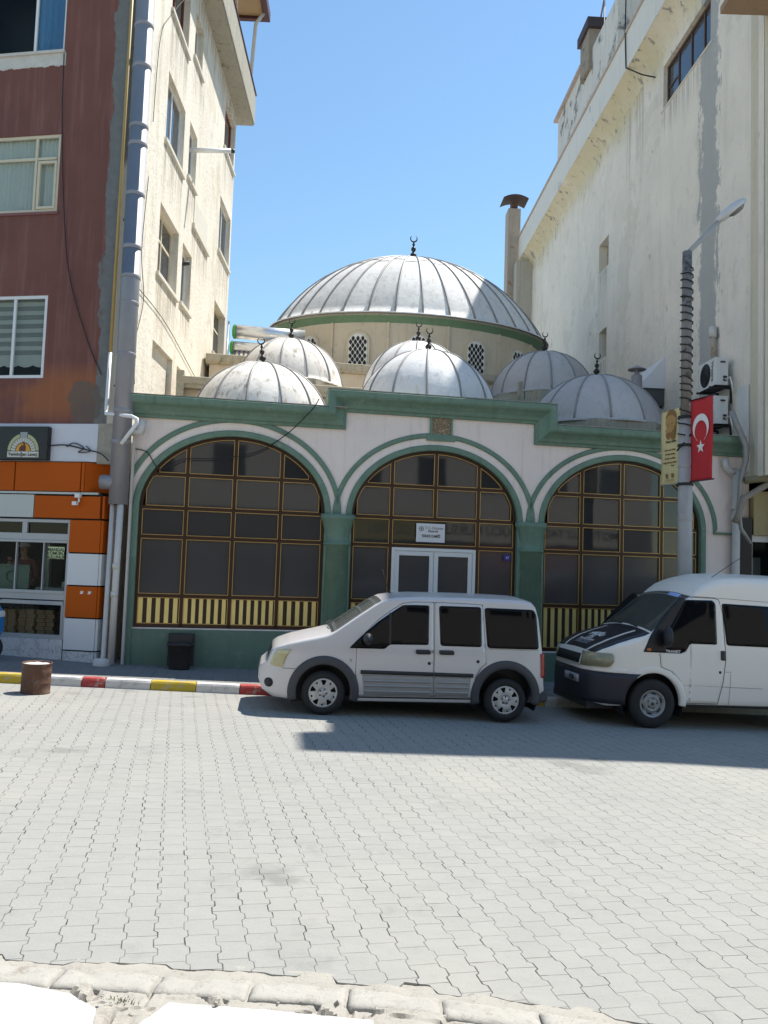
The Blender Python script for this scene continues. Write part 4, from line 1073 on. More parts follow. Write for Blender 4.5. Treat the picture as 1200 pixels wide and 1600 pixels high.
mb.lathe([(.0, .12), (.16, .12), (.14, .3), (.06, .33)], (-4.88, 14.44, 0), 10); mb.lathe([(.062, 1.9), (.068, 1.9), (.068, 2.0), (.062, 2.0)], (-4.737, 14.52, 0), 12); mb.lathe([(.062, 1.4), (.068, 1.4), (.068, 1.5), (.062, 1.5)], (-4.74, 14.52, 0), 12)
dp = solo('down_pipe', mb, pvc_grime, 'pair of grimy white down pipes below the flue, beside the first arch', 'pipe')
mb = MB(); mb.box(-4.61, -4.57, 14.66, 14.72, .2, 4.5); solo('corner_conduit', mb, pvc_grime, 'flat grey white conduit between the down pipes and the first arch', 'conduit')
mb = MB(); mb.tube([(-4.62, 14.62, 4.38), (-4.45, 14.6, 4.38), (-4.42, 14.6, 4.60)], .07, 12); solo('drain_pipe', mb, pvc_grime, 'stub of white outlet elbow under the left end of the green cornice', 'pipe')
def cable(pts, r, label, mat=black_rubber, sag=0):
    mb = MB(); P = [Vector(p) for p in pts]; out = []
    n = len(P)
    for i in range(n-1):
        p0, p1, p2, p3 = P[max(i-1, 0)], P[i], P[i+1], P[min(i+2, n-1)]
        for k in range(8):
            t = k/8
            out.append(.5*((2*p1)+(p2-p0)*t+(2*p0-5*p1+4*p2-p3)*t*t+(3*p1-p0-3*p2+p3)*t**3))
    out.append(P[-1]); mb.tube(out, r, 5)
    return solo('cable', mb, mat, label, 'cable')
def onred(u, z, o=.03): v = TF @ Vector((u, -o, z)); return (v.x+LX, v.y+LY, z)
def onside(x, z, o=.03): v = TS @ Vector((x, -o, z)); return (v.x+LX, v.y+LY, z)
def onmos(u, z, o=.04): v = Matrix.Rotation(ANG, 4, 'Z') @ Vector((u, -o, z)); return (v.x+MX, v.y+MY, z)
cable([onred(-1.45, 11.7), onred(-1.40, 10.3), onred(-1.25, 8.6), onred(-1.05, 7.3), onred(-.62, 6.1), onred(-.3, 5.45)], .009, 'thin black cable drooping down the red wall')
cable([onred(-1.2, 4.12, .06), onred(-.9, 4.13, .06), onred(-.5, 4.05, .07), onred(-.2, 3.98, .08), onred(-.02, 3.84, .1)], .012, 'black cable bundle from the black sign to the flue')
cable([onred(-.9, 4.10, .05), onred(-.75, 4.17, .06), onred(-.55, 4.08, .05), onred(-.65, 4.0, .06), onred(-.42, 4.02, .06), onred(-.5, 4.12, .06)], .009, 'tangled loop of black cable on the white band')
cable([onside(1.2, 9.8), onside(1.0, 8.2), onside(1.3, 7.3), onside(.9, 6.3), onside(1.0, 5.5)], .008, 'thin grey cable down the near end of the cream wall')
cable([onside(1.0, 7.4), onside(3.2, 7.35), onside(6.4, 6.9), onside(8.9, 6.6)], .008, 'thin cable slanting across the cream wall')
cable([onside(3.8, 15.6), onside(2.2, 13.9), onside(1.5, 12.9), onside(1.3, 11)], .008, 'thin cable from the upper cream wall window')
cable([onmos(-.02, 4.1), onmos(.25, 4.05), onmos(.5, 3.75), onmos(.9, 3.95, .05), onmos(1.5, 4.0, .05), onmos(2.2, 4.15, .05), onmos(2.75, 4.5, .08), onmos(3.2, 4.95, .35), onmos(3.35, 5.2, .3)], .010, 'black cable looping across the top of the first arch to the cornice')
mb = MB(TS @ Matrix()); 
t_ = Matrix.Translation((LX, LY, 0)) @ TS
mb = MB(t_); mb.tube([(5.0, .15, 12.35), (5.25, -.9, 12.5)], .06, 12); mb.tube([(5.25, -.9, 12.5), (5.27, -.99, 12.51)], .05, 12, 1)
tag(mb.build('stove_pipe', [pvc_white, black_plastic]), 'white stove pipe with a black end poking out of a cream wall window', 'stove pipe')
mb = MB(t_); mb.tube([(4.75, .2, 9.30), (4.72, -.12, 9.35)], .05, 10)
tag(mb.build('stove_pipe', black_plastic), 'short black stove pipe in the lower narrow window of the cream wall', 'stove pipe')
mb = MB(Matrix.Translation((LX, LY, 0)) @ TF); mb.box(-.62, -.52, -.16, -.07, 3.16, 3.24); mb.tube([(-.55, -.12, 3.16), (-.53, -.15, 3.08)], .018, 8); mb.box(-.64, -.56, -.2, -.1, 3.02, 3.09)
tag(mb.build('security_camera', pvc_white, bev=.01), 'small white security camera on the orange cladding', 'security camera')

# shop sign (black box with oven emblem)
sg = thing('shop_sign', 'black shop sign with a glowing brick oven emblem on the white band', 'sign', (LX, LY, 0), (0, 0, A_RED))
mb = MB(); mb.box(-3.6, -1.22, -.15, -.032, 3.84, 4.46); mb.build('sign_box', black_gloss, sg, bev=.01)
ex, ez = -1.70, 3.93; YF = -.154
mb = MB(); 
def half(r0, r1, a0, a1, y, n=6):
    pts = [(ex+r1*math.cos(a0+(a1-a0)*k/n), ez+.07+r1*1.03*math.sin(a0+(a1-a0)*k/n)) for k in range(n+1)]+[(ex+r0*math.cos(a1-(a1-a0)*k/n), ez+.07+r0*1.03*math.sin(a1-(a1-a0)*k/n)) for k in range(n+1)]
    mb.prism(pts, y-.006, y)
half(.0001, .145, 0, PI, YF, 20); mb.build('oven_mouth', M('orange_emblem', (.75, .36, .03), .5), sg)
mb = MB()
for k in range(13):
    a0 = PI*k/13+.02; half(.16, .245, a0, PI*(k+1)/13-.02, YF, 3)
mb.build('oven_bricks', M('pale_emblem_brick', (.62, .60, .52), .5), sg)
mb = MB(); half(.255, .315, R(2), R(74), YF, 12); half(.255, .315, R(106), R(178), YF, 12); mb.build('oven_surround', M('olive_emblem', (.46, .47, .25), .5), sg)
mb = MB(); mb.prism([(ex-.06, ez+.31), (ex+.06, ez+.31), (ex+.075, ez+.42), (ex-.075, ez+.42)], YF-.008, YF); mb.build('keystone', M('grey_emblem', (.35, .38, .38), .5), sg)
mb = MB(); mb.prism([(ex-.07, ez+.07), (ex-.075, ez+.13), (ex-.03, ez+.17), (ex-.04, ez+.2), (ex+.005, ez+.16), (ex-.005, ez+.26), (ex+.035, ez+.20), (ex+.055, ez+.14), (ex+.05, ez+.07)], YF-.012, YF-.0065); mb.build('flame', M('dark_flame', (.12, .03, .015), .5), sg)
mb = MB(); mb.box(ex-.315, ex+.315, YF-.006, YF, ez-.045, ez+.062); mb.build('name_strip', M('cream_emblem', (.66, .64, .56), .5), sg)
text('Yenidoğan Lavaş', .085, ink, sg, facing(ex, YF-.008, ez+.008), bold=.001)
ps = thing('paper_sign', 'pale green paper sign MANGAL KÖMÜRÜ BULUNUR in the shop window', 'sign', (LX, LY, 0), (0, 0, A_RED))
mb = MB(); mb.box(-1.17, -.84, -.012, -.008, 2.04, 2.26); mb.build('paper', lime_paper, ps)
for i, s_ in enumerate(('MANGAL', 'KÖMÜRÜ', 'BULUNUR')): text(s_, .082, ink, ps, facing(-1.005, -.014, 2.205-i*.068), bold=.0015)
# cardboard boxes behind the lower window
cb0 = None
for s_ in range(4):
    for k in range(7):
        mb = None
        if cb0 is None:
            cb0 = thing('cardboard_box', 'flat brown cardboard box in the stacks behind the lower shop window', 'cardboard box', group='flat boxes stacked in the shop window')
            mb = MB(); mb.box(-.16, .16, -.16, .16, 0, .072); mb.build('carton', cardboard, cb0, bev=.004)
            mb = MB(); mb.box(-.012, .012, -.162, -.1605, 0, .072); mb.box(-.162, .162, -.1615, -.1605, .034, .037); mb.build('carton_print', M('carton_print', (.25, .06, .04), .8), cb0)
            o = cb0
        else: o = copy_tree(cb0)
        v = TF @ Vector((-2.42+.345*s_+(0.02 if k % 2 else 0), .34+.05*s_, 0))
        o.location = (LX+v.x, LY+v.y, .55+.075*k); o.rotation_euler = (0, 0, A_RED+random.uniform(-.05, .05)+(.12 if s_ == 3 else 0))

# ================================================================== RIGHT APARTMENT BLOCK
AL = math.atan((545-600)/F)
RXX, RYY = 7.45+.0433*.9, 16.0
A_RS = PI/2-AL+PI
right = thing('apartment_building', 'tall block with stained white side wall and deep eaves right of the mosque', 'building', (RXX, RYY, 0))
TR = Matrix.Rotation(A_RS, 4, 'Z')
hw = [(-5.4, -2.5, 14.77, 16.0), (-10.97, -9.95, 12.19, 13.2), (-10.85, -10.03, 9.16, 10.15)]
mb = MB(TR); wallgrid(mb, -21.5, 0, 4.15, 16.6, hw, .3); wallgrid(mb, -21.5, -.92, -.8, 4.15, [], .1)
mb.quad((-21.5, 0, -.8), (-21.5, 0, 16.6), (-21.5, 10, 16.6), (-21.5, 10, -.8))
mb.build('side_wall', right_wall, right, recalc=False)
mb = MB(TR); mb.box(-21.4, -.5, .6, 9, -.8, 16.5); mb.build('core', dark_hole, right)
# front of the upper floors (bay) and its underside
TFR = Matrix.Rotation(R(7.5), 4, 'Z')
mb = MB(); front_c = M('cream_front_render', (.62, .56, .43), .85, var=.1, streak=.3)
mb.T = TFR; mb.box(.02, 3.6, -.02, .5, 4.15, 17.2); mb.box(3.6, 14, .5, 1.0, 3.0, 17.2); mb.box(.05, 3.6, .5, 1.0, 4.15, 4.3); mb.build('front_wall', front_c, right)
mb = MB(); mb.box(.0, .45, -.08, -.02, 4.15, 16.6); mb.build('corner_pilaster', front_c, right)
mb = MB(); mb.box(-.95, 3.4, -1.0, -.1, 13.6, 13.75); mb.build('balcony_slab', M('brown_balcony_underside', (.30, .20, .12), .85, var=.2, streak=.3), right)
# eaves: cove soffit, fascia, cap
mb = MB(TR)
pr = [(0, 16.35), (-.12, 16.58), (-.30, 16.75), (-.5, 16.88)]
vs = [(x, y, z) for x in (-21.9, .3) for y, z in pr]; n = len(pr)
mb.add(vs, [(i, i+1, n+i+1, n+i) for i in range(n-1)], 0, True); mb.build('soffit', right_wall, right)
mb = MB(TR); mb.box(-21.9, .3, -.52, -.40, 16.88, 17.98); mb.box(-21.9, -21.78, -.39, 9, 16.4, 17.98); mb.build('fascia', M('patchy_white_fascia', (.72, .69, .63), .85, var=.06, scale=1.5, streak=.25, dirt=(.36, .36, .36), dirt_lo=.6, dirt_hi=.7, dscale=1.4), right, bev=.01)
mb = MB(TR); mb.box(-21.95, .35, -.57, -.36, 17.98, 18.06); mb.build('fascia_cap', M('pinkish_coping', (.5, .42, .37), .8), right)
mb = MB(TFR); mb.box(-.9, 3.6, -.40, .6, 17.7, 18.1); mb.box(-.52, 3.6, -.22, -.05, 16.9, 17.7); mb.box(3.6, 14, .15, 1.0, 17.0, 18.1); mb.build('front_eave', right_wall, right)
mb = MB(TR); mb.box(-21.6, .2, -.36, 9, 17.6, 17.8); mb.build('roof_deck', roof_grey, right)
wn = house_window(right, TR, -5.4, -2.5, 14.77, 16.0, .16, brown_wood, .07, mull=(-4.65, -3.85, -3.1), trans=((-5.33, -4.65, 15.35),))
mb = MB(TR); mb.box(-5.5, -2.4, -.03, .1, 14.72, 14.77); mb.build('sill', stone_sill, wn)
for a in hw[1:]:
    mb = MB(TR); mb.box(a[0], a[1], .28, .3, a[2], a[3]); mb.build('small_opening', dark_hole if a is hw[2] else old_conc, right)
mb = MB(TR); mb.box(-10.3, -10.25, .1, .16, 12.3, 13.1); mb.build('opening_frame', brown_wood, right)
# rooftop block and chimneys
mb = MB(TR); mb.box(-20.5, -12.1, .9, 3.6, 17.8, 23.1); mb.box(-16.0, -8, 3.7, 6, 17.8, 29); rb = mb.build('roof_block', M('soot_streaked_render', (.66, .62, .56), .85, var=.1, streak=.8, dirt=(.16, .15, .14), dirt_lo=.52, dirt_hi=.66, dscale=1.1), right)
mb = MB(TR); mb.box(-20.8, -16.5, .75, 3.7, 23.1, 23.22); mb.build('roof_block_cap', M('pinkish_coping_tile', (.5, .42, .37), .8), rb)
mb = MB(TR); mb.box(-16.4, -15.2, .75, 2.6, 22.3, 23.9); ch = mb.build('chimney', M('sooty_brick_stack', (.34, .28, .22), .9, var=.35, scale=4, bump=.02, dirt=(.06, .05, .05), dirt_lo=.55, dirt_hi=.65), right)
mb = MB(TR); mb.box(-16.55, -15.05, .65, 2.7, 23.9, 24.3); mb.build('chimney_cap', M('dark_chimney_cap', (.05, .035, .04), .7), ch)
mb = MB(TR); mb.tube([(-15.0, 1.3, 22.3), (-15.0, 1.3, 25.1), (-15.3, 1.2, 24.2)], .035, 6); mb.build('aerial', steel_dull, ch)
mb = MB(TR); mb.tube([(-6.95, -.53, 21), (-6.95, -.56, 18), (-6.9, -.54, 16.9), (-6.4, -.25, 16.4), (-5.95, -.03, 16.05)], .02, 6); mb.build('roof_cable', black_rubber, right)
# tall vent stack at the far end of the wall
st = thing('vent_stack', 'tall rust stained sheet metal vent stack with a curved dark cowl behind the domes', 'chimney', (RXX, RYY, 0))
mb = MB(TR); mb.box(-22.75, -21.98, -1.05, -.45, 4, 19.45); mb.build('shaft', rusty_pipe, st, bev=.02)
mb = MB(TR); mb.box(-22.55, -22.15, -.87, -.57, 19.45, 19.85); mb.build('neck', rust, st)
mb = MB(TR); 
for k in range(8):
    a0, a1 = -1+2*k/8, -1+2*(k+1)/8
    z0, z1 = 19.85+.17*(1-a0*a0), 19.85+.17*(1-a1*a1)
    mb.add([(-22.85, -.72+a0*.6, z0), (-21.8, -.72+a0*.6, z0), (-21.8, -.72+a1*.6, z1), (-22.85, -.72+a1*.6, z1), (-22.85, -.72+a0*.6, z0+.05), (-21.8, -.72+a0*.6, z0+.05), (-21.8, -.72+a1*.6, z1+.05), (-22.85, -.72+a1*.6, z1+.05)],
           [(0, 1, 2, 3), (4, 7, 6, 5), (1, 5, 6, 2), (0, 3, 7, 4), (0, 4, 5, 1), (2, 6, 7, 3)])
mb.build('cowl', M('dark_cowl_sheet', (.06, .04, .035), .7, dirt=(.15, .07, .04)), st)
mb = MB(TR); mb.box(-21.9, -21.2, -.75, .3, 3, 16.6); mb.build('wall_pier', M('grey_pier_render', (.46, .42, .36), .9, var=.15, streak=.5), right)
# shopfront under the bay
mb = MB(); mb.box(.13, 14, .70, .95, 3.0, 3.9); mb.build('shop_fascia', M('yellow_brown_fascia', (.36, .29, .14), .6, var=.1), right)
mb = MB(); mb.box(-.15, .10, .70, .92, -.6, 3.35); shop_post = mb.build('shop_post', black_gloss, right, bev=.01)
mb = MB(); mb.box(-.19, -.153, .72, .92, -.6, 3.35); mb.build('post_edge', M('dark_red_trim', (.16, .02, .025), .4), right)
mb = MB(); mb.box(.10, 6, .80, .86, 2.86, 3.0); mb.box(.10, 6, .80, .86, 1.22, 1.34); mb.box(.10, .15, .8, .86, -.3, 2.86); mb.box(.10, 6, .80, .86, .62, .74); mb.box(1.4, 1.46, .80, .86, .74, 2.86)
fr_o = mb.build('shopfront', pvc_white, right, bev=.004)
mb = MB(); mb.box(0, 6, .83, .84, 1.34, 2.86); mb.build('shop_pane', glass_shop, fr_o)
mb = MB(); mb.box(0, 6, .82, .84, .74, 1.22); mb.build('shop_panel', M('beige_panel', (.42, .38, .30), .5), fr_o)
mb = MB(); mb.lathe([(0, .81), (.14, .81), (.14, .82)], (.55, 0, .98), 20, axis='y'); mb.build('round_sticker', M('red_sticker', (.5, .02, .03), .5), fr_o)
mb = MB(); mb.box(.0, 6, .82, .84, -.3, .62); mb.build('shop_lower_pane', glass_car, fr_o)
mb = MB(); mb.box(.25, 1.3, 1.3, 1.35, 1.75, 2.55); mb.box(.0, 6, 2.5, 2.6, -.3, 3); mb.build('shop_inside', M('pale_shop_board', (.4, .42, .40), .6), right)
# pipes at the right end of the mosque
def rp_(u, n, z): v = Matrix.Rotation(ANG, 4, 'Z') @ Vector((u, n, z)); return (v.x+MX, v.y+MY, z)
mb = MB(); mb.tube([rp_(11.80, -.1, 4.55), rp_(11.82, -.12, 4.38), rp_(11.9, -.12, 4.30), rp_(12.06, -.12, 4.28)], .07, 12); mb.tube([rp_(12.06, -.12, 4.33), rp_(12.03, -.12, -.6)], .08, 12)
for z in (3.3, 3.5, 1.9): mb.lathe([(.08, z), (.09, z), (.09, z+.1), (.08, z+.1)], rp_(12.045, -.12, 0), 14)
solo('down_pipe', mb, pvc_grime, 'grimy white rainwater pipe at the right end of the mosque front', 'pipe')
mb = MB(); mb.tube([(7.02, 16.4, 5.5), (7.12, 16.4, 5.25), (7.29, 16.35, 4.8), (7.30, 16.35, 4.5), (7.2, 16.35, 4.1), (7.15, 16.35, 3.5), (7.2, 16.35, 3.1), (7.4, 16.35, 2.8)], [.06, .06, .06, .055, .05, .045, .04, .035], 10)
solo('pipe_bundle', mb, M('aged_foil_lagging', (.34, .33, .31), .45, .4, var=.25, scale=9, bump=.01), 'foil lagged pipe bundle dropping from the air conditioners', 'pipe')
mb = MB(); mb.tube([(7.06, 16.3, 3.22), (7.13, 16.3, 3.38), (7.22, 16.3, 3.70), (7.72, 16.25, 4.02), (8.8, 16.1, 4.75)], .065, 12)
solo('drain_pipe', mb, M('brown_grime_pipe', (.27, .235, .19), .7, var=.2), 'dirty brown drain pipe slanting up to the right over the shopfront', 'pipe')
mb = MB(); mb.tube([(7.25, 16.3, 4.07), (7.7, 16.2, 4.13), (9, 16.1, 4.3)], .075, 10)
solo('drain_pipe', mb, M('mossy_pipe', (.24, .22, .13), .8, var=.2), 'mossy horizontal pipe above the shopfront at the right edge', 'pipe')
# air conditioners on the side wall
def air_con(z, label, brand):
    t = thing('air_conditioner', label, 'air conditioner', (RXX, RYY, 0), (0, 0, A_RS), 'air conditioner units on the white side wall')
    x0, x1, y0, y1 = -2.08, -1.25, -.42, -.12
    mb = MB(); mb.box(x0, x1, y0, y1, z, z+.62); body = mb.build('casing', ac_white, t, bev=.015)
    mb = MB(); mb.lathe([(.0, y0-.006), (.245, y0-.006), (.262, y0-.002), (.262, y0+.004)], (x0+.36, 0, z+.31), 28, axis='y')
    g = mb.build('fan_grille', dark_hole, t)
    mb = MB()
    for k in range(6): mb.lathe([(.04*k+.03, y0-.012), (.04*k+.036, y0-.012), (.04*k+.036, y0-.007), (.04*k+.03, y0-.007)], (x0+.36, 0, z+.31), 28, axis='y')
    mb.build('fan_guard', black_plastic, g)
    for q in ((y0+.12, y0+.22, .5, .53), (y1-.12, y1-.05, .1, .14), (y1-.12, y1-.05, .17, .21)):
        mb = MB(); mb.box(x1+.002, x1+.03, q[0], q[1], z+q[2], z+q[3]); mb.build('valve', black_plastic, t)
    text(brand, .13, ink, t, Matrix.Translation((x0+.71, y0-.002, z+.33)) @ Matrix.Rotation(PI/2, 4, 'X') @ Matrix.Rotation(-PI/2, 4, 'Z'), bold=.002)
    for xx in (x0+.1, x1-.1):
        mb = MB(); mb.box(xx-.02, xx+.02, -.5, -.0, z-.045, z-.005); mb.box(xx-.02, xx+.02, -.04, 0, z-.35, z-.045); mb.build('bracket', black_plastic, t)
    mb = MB(); mb.box(x0-.02, x1+.05, y0-.02, y1+.05, z-.0045, z-.001); mb.build('tray', dark_cloth, t)
    mb = MB(); mb.tube([(x1+.02, y1-.08, z+.12), (x1+.14, y1-.03, z+.16), (x1+.16, y1, z), (x1+.1, y1+.05, z-.2)], .016, 8); mb.build('hose', pvc_white, t)
    return t
air_con(6.22, 'upper white air conditioner with a black round fan on the stained side wall', 'Viracare')
air_con(5.38, 'lower white air conditioner half hidden behind the red flag', 'Viracare')
mb = MB(Matrix.Translation((RXX, RYY, 0)) @ TR); mb.tube([(-2.0, -.1, 6.9), (-2.05, -.1, 7.7)], .06, 10); mb.tube([(-2.05, -.1, 7.5), (-2.06, -.1, 7.75)], .085, 10, 1)
tag(mb.build('vent_pipe', [rusty_pipe, pvc_grime]), 'short yellowish vent pipe standing above the upper air conditioner', 'vent pipe')
mb = MB(Matrix.Translation((RXX, RYY, 0)) @ TR); mb.box(-1.0, -.55, -.06, -.005, 4.7, 6.1); tag(mb.build('trunking', ac_white, bev=.01), 'white vertical trunking on the side wall beside the air conditioners', 'trunking')
# sheet metal hood and steel chimney
hd = thing('extractor_hood', 'white sheet metal hood on the side wall behind the right dome', 'extractor hood', (RXX, RYY, 0))
mb = MB(TR); mb.add([(-6.7, 0, 7.0), (-5.05, 0, 7.0), (-5.05, -.75, 7.0), (-6.7, -.75, 7.0), (-6.5, 0, 7.85), (-5.05, 0, 7.85)], [(0, 3, 2, 1), (3, 4, 5, 2), (0, 4, 3), (1, 2, 5), (0, 1, 5, 4)]); mb.build('hood_sheet', plate_white, hd)
mb = MB(TR); mb.box(-6.6, -5.1, -.70, -.01, 6.55, 6.99); mb.box(-6.4, -5.3, -.5, -.01, 4.8, 6.55); mb.build('hood_duct', M('dark_grey_duct', (.08, .08, .085), .6), hd, bev=.01)
mb = MB(); mb.lathe([(.13, 4.9), (.13, 7.05)], rp_(11.55, 3.3, 0), 18); mb.lathe([(.0, 7.32), (.05, 7.3), (.22, 7.22), (.22, 7.20), (.0, 7.22)], rp_(11.55, 3.3, 0), 18); mb.lathe([(.125, 7.05), (.06, 7.1), (.06, 7.22)], rp_(11.55, 3.3, 0), 12)
solo('steel_chimney', mb, steel_pipe, 'short round steel chimney with a flat cap beside the right front dome', 'chimney')
# wall wire
cable([(RXX+.72-.05-.4, 33.5, 15.4), (RXX+.62, 32, 11), (RXX+.45, 29, 8.6)], .012, 'thin wire hanging down the far end of the white side wall')

# ================================================================== SOLAR HEATER behind the left domes
so_t = thing('solar_water_heater', 'solar water heater with two steel tanks and green end caps left of the domes', 'solar heater', (MX, MY, 0), (0, 0, ANG))
def tank(x0, x1, y, z, r):
    mb = MB(); mb.tube([(x0, y, z), (x1, y, z)], r, 20); o = mb.build('tank', bright_steel, so_t)
    mb = MB(); mb.lathe([(r+.01, 0), (r+.01, .05), (r*.6, .09), (0, .1)], (0, 0, 0), 20, axis='x'); 
    for i, v in enumerate(mb.v): mb.v[i] = Vector((x0-v.x+.03, v.y+y, v.z+z))
    mb.build('end_cap', green_cap, o)
tank(1.5, 3.6, 9.0, 8.97, .21); tank(1.45, 3.5, 8.8, 8.42, .20)
mb = MB()
for k in range(14): mb.tube([(1.55+k*.13, 8.7, 8.35), (1.55+k*.13, 7.9, 7.5)], .028, 6)
mb.build('tube_collector', solar_tube, so_t)
mb = MB(); mb.box(1.30, 1.36, 8.9, 9.0, 7.4, 9.25); mb.tube([(1.33, 8.95, 9.2), (1.33, 7.7, 7.4)], .03, 6); mb.build('stand', alu_grey, so_t)
mb = MB(); mb.box(3.5, 3.56, 8.9, 9.0, 7.4, 9.2); mb.build('stand', alu_grey, so_t)
# ================================================================== SIGNS ON THE MOSQUE
ns = thing('name_sign', 'white enamel mosque name sign above the door', 'sign', (MX, MY, 0), (0, 0, ANG))
mb = MB(); mb.box(5.36, 5.93, .035, .05, 2.60, 2.96); mb.build('plate', plate_white, ns, bev=.003)
yy = .033
mb = MB(); mb.lathe([(.036, yy-.002), (.045, yy-.002), (.045, yy), (.036, yy)], (5.46, 0, 2.855), 20, axis='y'); mb.box(5.43, 5.49, yy-.001, yy, 2.851, 2.859); mb.box(5.456, 5.464, yy-.0016, yy-.001, 2.825, 2.885)
mb.build('emblem', ink, ns)
text('T.C. Diyanet', .075, M('grey_print', (.28, .28, .3), .6), ns, facing(5.71, yy-.001, 2.875), xs=.95)
text('Pazarcık', .06, ink, ns, facing(5.69, yy-.001, 2.815), shear=.3)
text('TEKKE CAMİİ', .07, ink, ns, facing(5.65, yy-.001, 2.715), bold=.001, xs=.85)
mb = MB(); mb.box(5.36, 5.93, .036, .0505, 2.595, 2.61); mb.build('plate_edge', M('violet_grey_edge', (.2, .18, .3), .5), ns)
np_ = thing('number_plate', 'small blue house number plate in the pane right of the door', 'sign', (MX, MY, 0), (0, 0, ANG))
mb = MB(); mb.box(7.14, 7.29, .055, .065, 2.29, 2.41); mb.build('plate', plate_blue, np_, bev=.002)
text('47', .07, plate_white, np_, facing(7.215, .053, 2.35))

# ================================================================== STREET LAMP
PX, PY = 5.385, 14.5; PZ = gz(PX, PY)+.12
lamp = thing('street_lamp', 'grey street lamp pole wound with black cable, carrying two banners', 'street lamp', (PX, PY, PZ))
mb = MB(); mb.tube([(0, 0, -.05), (0, 0, 4.9-PZ)], .125, 20); mb.tube([(0, 0, 4.9-PZ), (0, 0, 4.96-PZ)], [.125, .09], 20); mb.lathe([(.125, 0), (.24, 0), (.24, .03), (.125, .05)], (0, 0, 0), 18)
for z in (3.2, 4.15): mb.lathe([(.126, z), (.132, z+.01), (.132, z+.05), (.126, z+.06)], (0, 0, 0), 18)
pl_o = mb.build('pole', pole_grey, lamp)
mb = MB(); mb.tube([(0, 0, 4.96-PZ), (.0, 0, 8.02-PZ)], [.095, .085], 18); mb.build('upper_pole', pole_dark, lamp)
mb = MB(); mb.tube([(0, 0, 7.9-PZ), (.03, -.02, 8.02-PZ), (.58, -.12, 8.62-PZ)], .045, 12); mb.build('arm', pole_grey, lamp)
# lamp head: flattened egg with a glass bowl below
T = Matrix.Translation((.50, -.11, 8.56-PZ)) @ Matrix.Rotation(R(-10), 4, 'Z') @ Matrix.Rotation(R(-38), 4, 'Y')
mb = MB(T); N = 18; vs = []; fs = []; S = 12
for i in range(N+1):
    t = i/N; hw_ = .055+.10*math.sin(PI*min(1, t*1.02)**.8)**.8 if t < .98 else .03
    h_ = .05+.055*math.sin(PI*t)**.7
    for k in range(S): a = 2*PI*k/S; vs.append((t*.62, hw_*math.cos(a), h_*max(math.sin(a), -.55)))
for i in range(N):
    for k in range(S): fs.append((i*S+k, i*S+(k+1) % S, (i+1)*S+(k+1) % S, (i+1)*S+k))
fs += [tuple(range(S)), tuple(range(N*S, N*S+S))[::-1]]
mb.add(vs, fs, 0, True); hd_o = mb.build('lamp_head', M('pale_lamp_housing', (.58, .58, .56), .45, var=.06), lamp)
mb = MB(T); mb.lathe([(0, -.11), (.07, -.10), (.11, -.07), (.125, -.035)], (.38, 0, 0), 18, sx=1.4, sy=.9); mb.build('lamp_glass', M('dusty_lamp_glass', (.16, .16, .155), .12, var=.2), hd_o)
mb = MB(); pts = []
turns = [4.62, 4.82, 5.06, 5.30, 5.43, 5.55, 5.68, 5.84, 5.98, 6.13, 6.27, 6.42, 6.57, 6.72, 6.86, 7.0, 7.16, 7.31, 7.47, 7.6, 7.72]
for i in range(len(turns)-1):
    for k in range(10):
        a = -2*PI*k/10; z = turns[i]+(turns[i+1]-turns[i])*k/10+.028*noise.noise(Vector((i*.9, k*.35, 1)))
        r_ = .108 if z > 4.95 else .138
        pts.append((r_*math.cos(a-2), r_*math.sin(a-2), z-PZ))
mb.tube(pts, .012, 6); mb.tube([(.1, -.08, 4.62-PZ), (-.1, -.1, 4.45-PZ), (-.2, -.13, 4.33-PZ)], .016, 6)
mb.tube([(.02, -.14, 4.6-PZ), (.11, -.05, 4.75-PZ)], .016, 6); mb.build('wound_cable', black_rubber, lamp)
for z in (4.93, 4.42, 3.72):
    mb = MB(); mb.lathe([(.13, z-PZ), (.14, z-PZ), (.14, z+.05-PZ), (.13, z+.05-PZ)], (0, 0, 0), 18); mb.build('clamp', dark_cloth, lamp)
# banners hang across the street: axis pointing to the road
BA = R(-71.9)       # direction of the axis towards the road in the ground plane
def banner(name, label, s0, s1, z0, z1, mat, parts):
    t = thing(name, label, 'banner', (PX, PY, 0), (0, 0, BA))
    L = s1-s0
    mb = MB(); nx, nz = 8, 24; vs = []; fs = []
    for i in range(nx+1):
        for j in range(nz+1):
            x = s0+L*i/nx; z = z0+(z1-z0)*j/nz
            vs.append((x, .008*math.sin(j*.28+i*.5)+.006*math.sin(i*1.3+j*.1), z))
    for i in range(nx):
        for j in range(nz): fs.append((i*(nz+1)+j, (i+1)*(nz+1)+j, (i+1)*(nz+1)+j+1, i*(nz+1)+j+1))
    mb.add(vs, fs, 0, True); o = mb.build('cloth', mat, t, recalc=False); m_ = o.modifiers.new('th', 'SOLIDIFY'); m_.thickness = .004
    e0 = -.1 if s0 > 0 else s0-.02; e1 = s1+.03 if s0 > 0 else .1
    for zr in (z0, z1):
        mb = MB(); mb.tube([(e0, 0, zr), (e1, 0, zr)], .014, 8); mb.build('rod', maroon if mat is red_cloth else pole_grey, t)
    return t
flag = banner('flag_banner', 'red Turkish flag banner with white crescent and star on the lamp pole', .13, .70, 3.78, 5.24, red_cloth, None)
XF = -.018
def on_banner(x, z): return (x, z)
fx, fz = .415, 4.72; mb = MB(); n = 40
a_o, R_o = R(38), .205
out = [(fx+R_o*math.sin(t), fz+.0+R_o*1.15*math.cos(t)) for t in [-PI+.62+(2*PI-1.24)*k/n for k in range(n+1)]]
inn = [(fx+.158*math.sin(t), fz-.075+.168*1.15*math.cos(t)) for t in [PI-.52-(2*PI-1.04)*k/n for k in range(n+1)]]
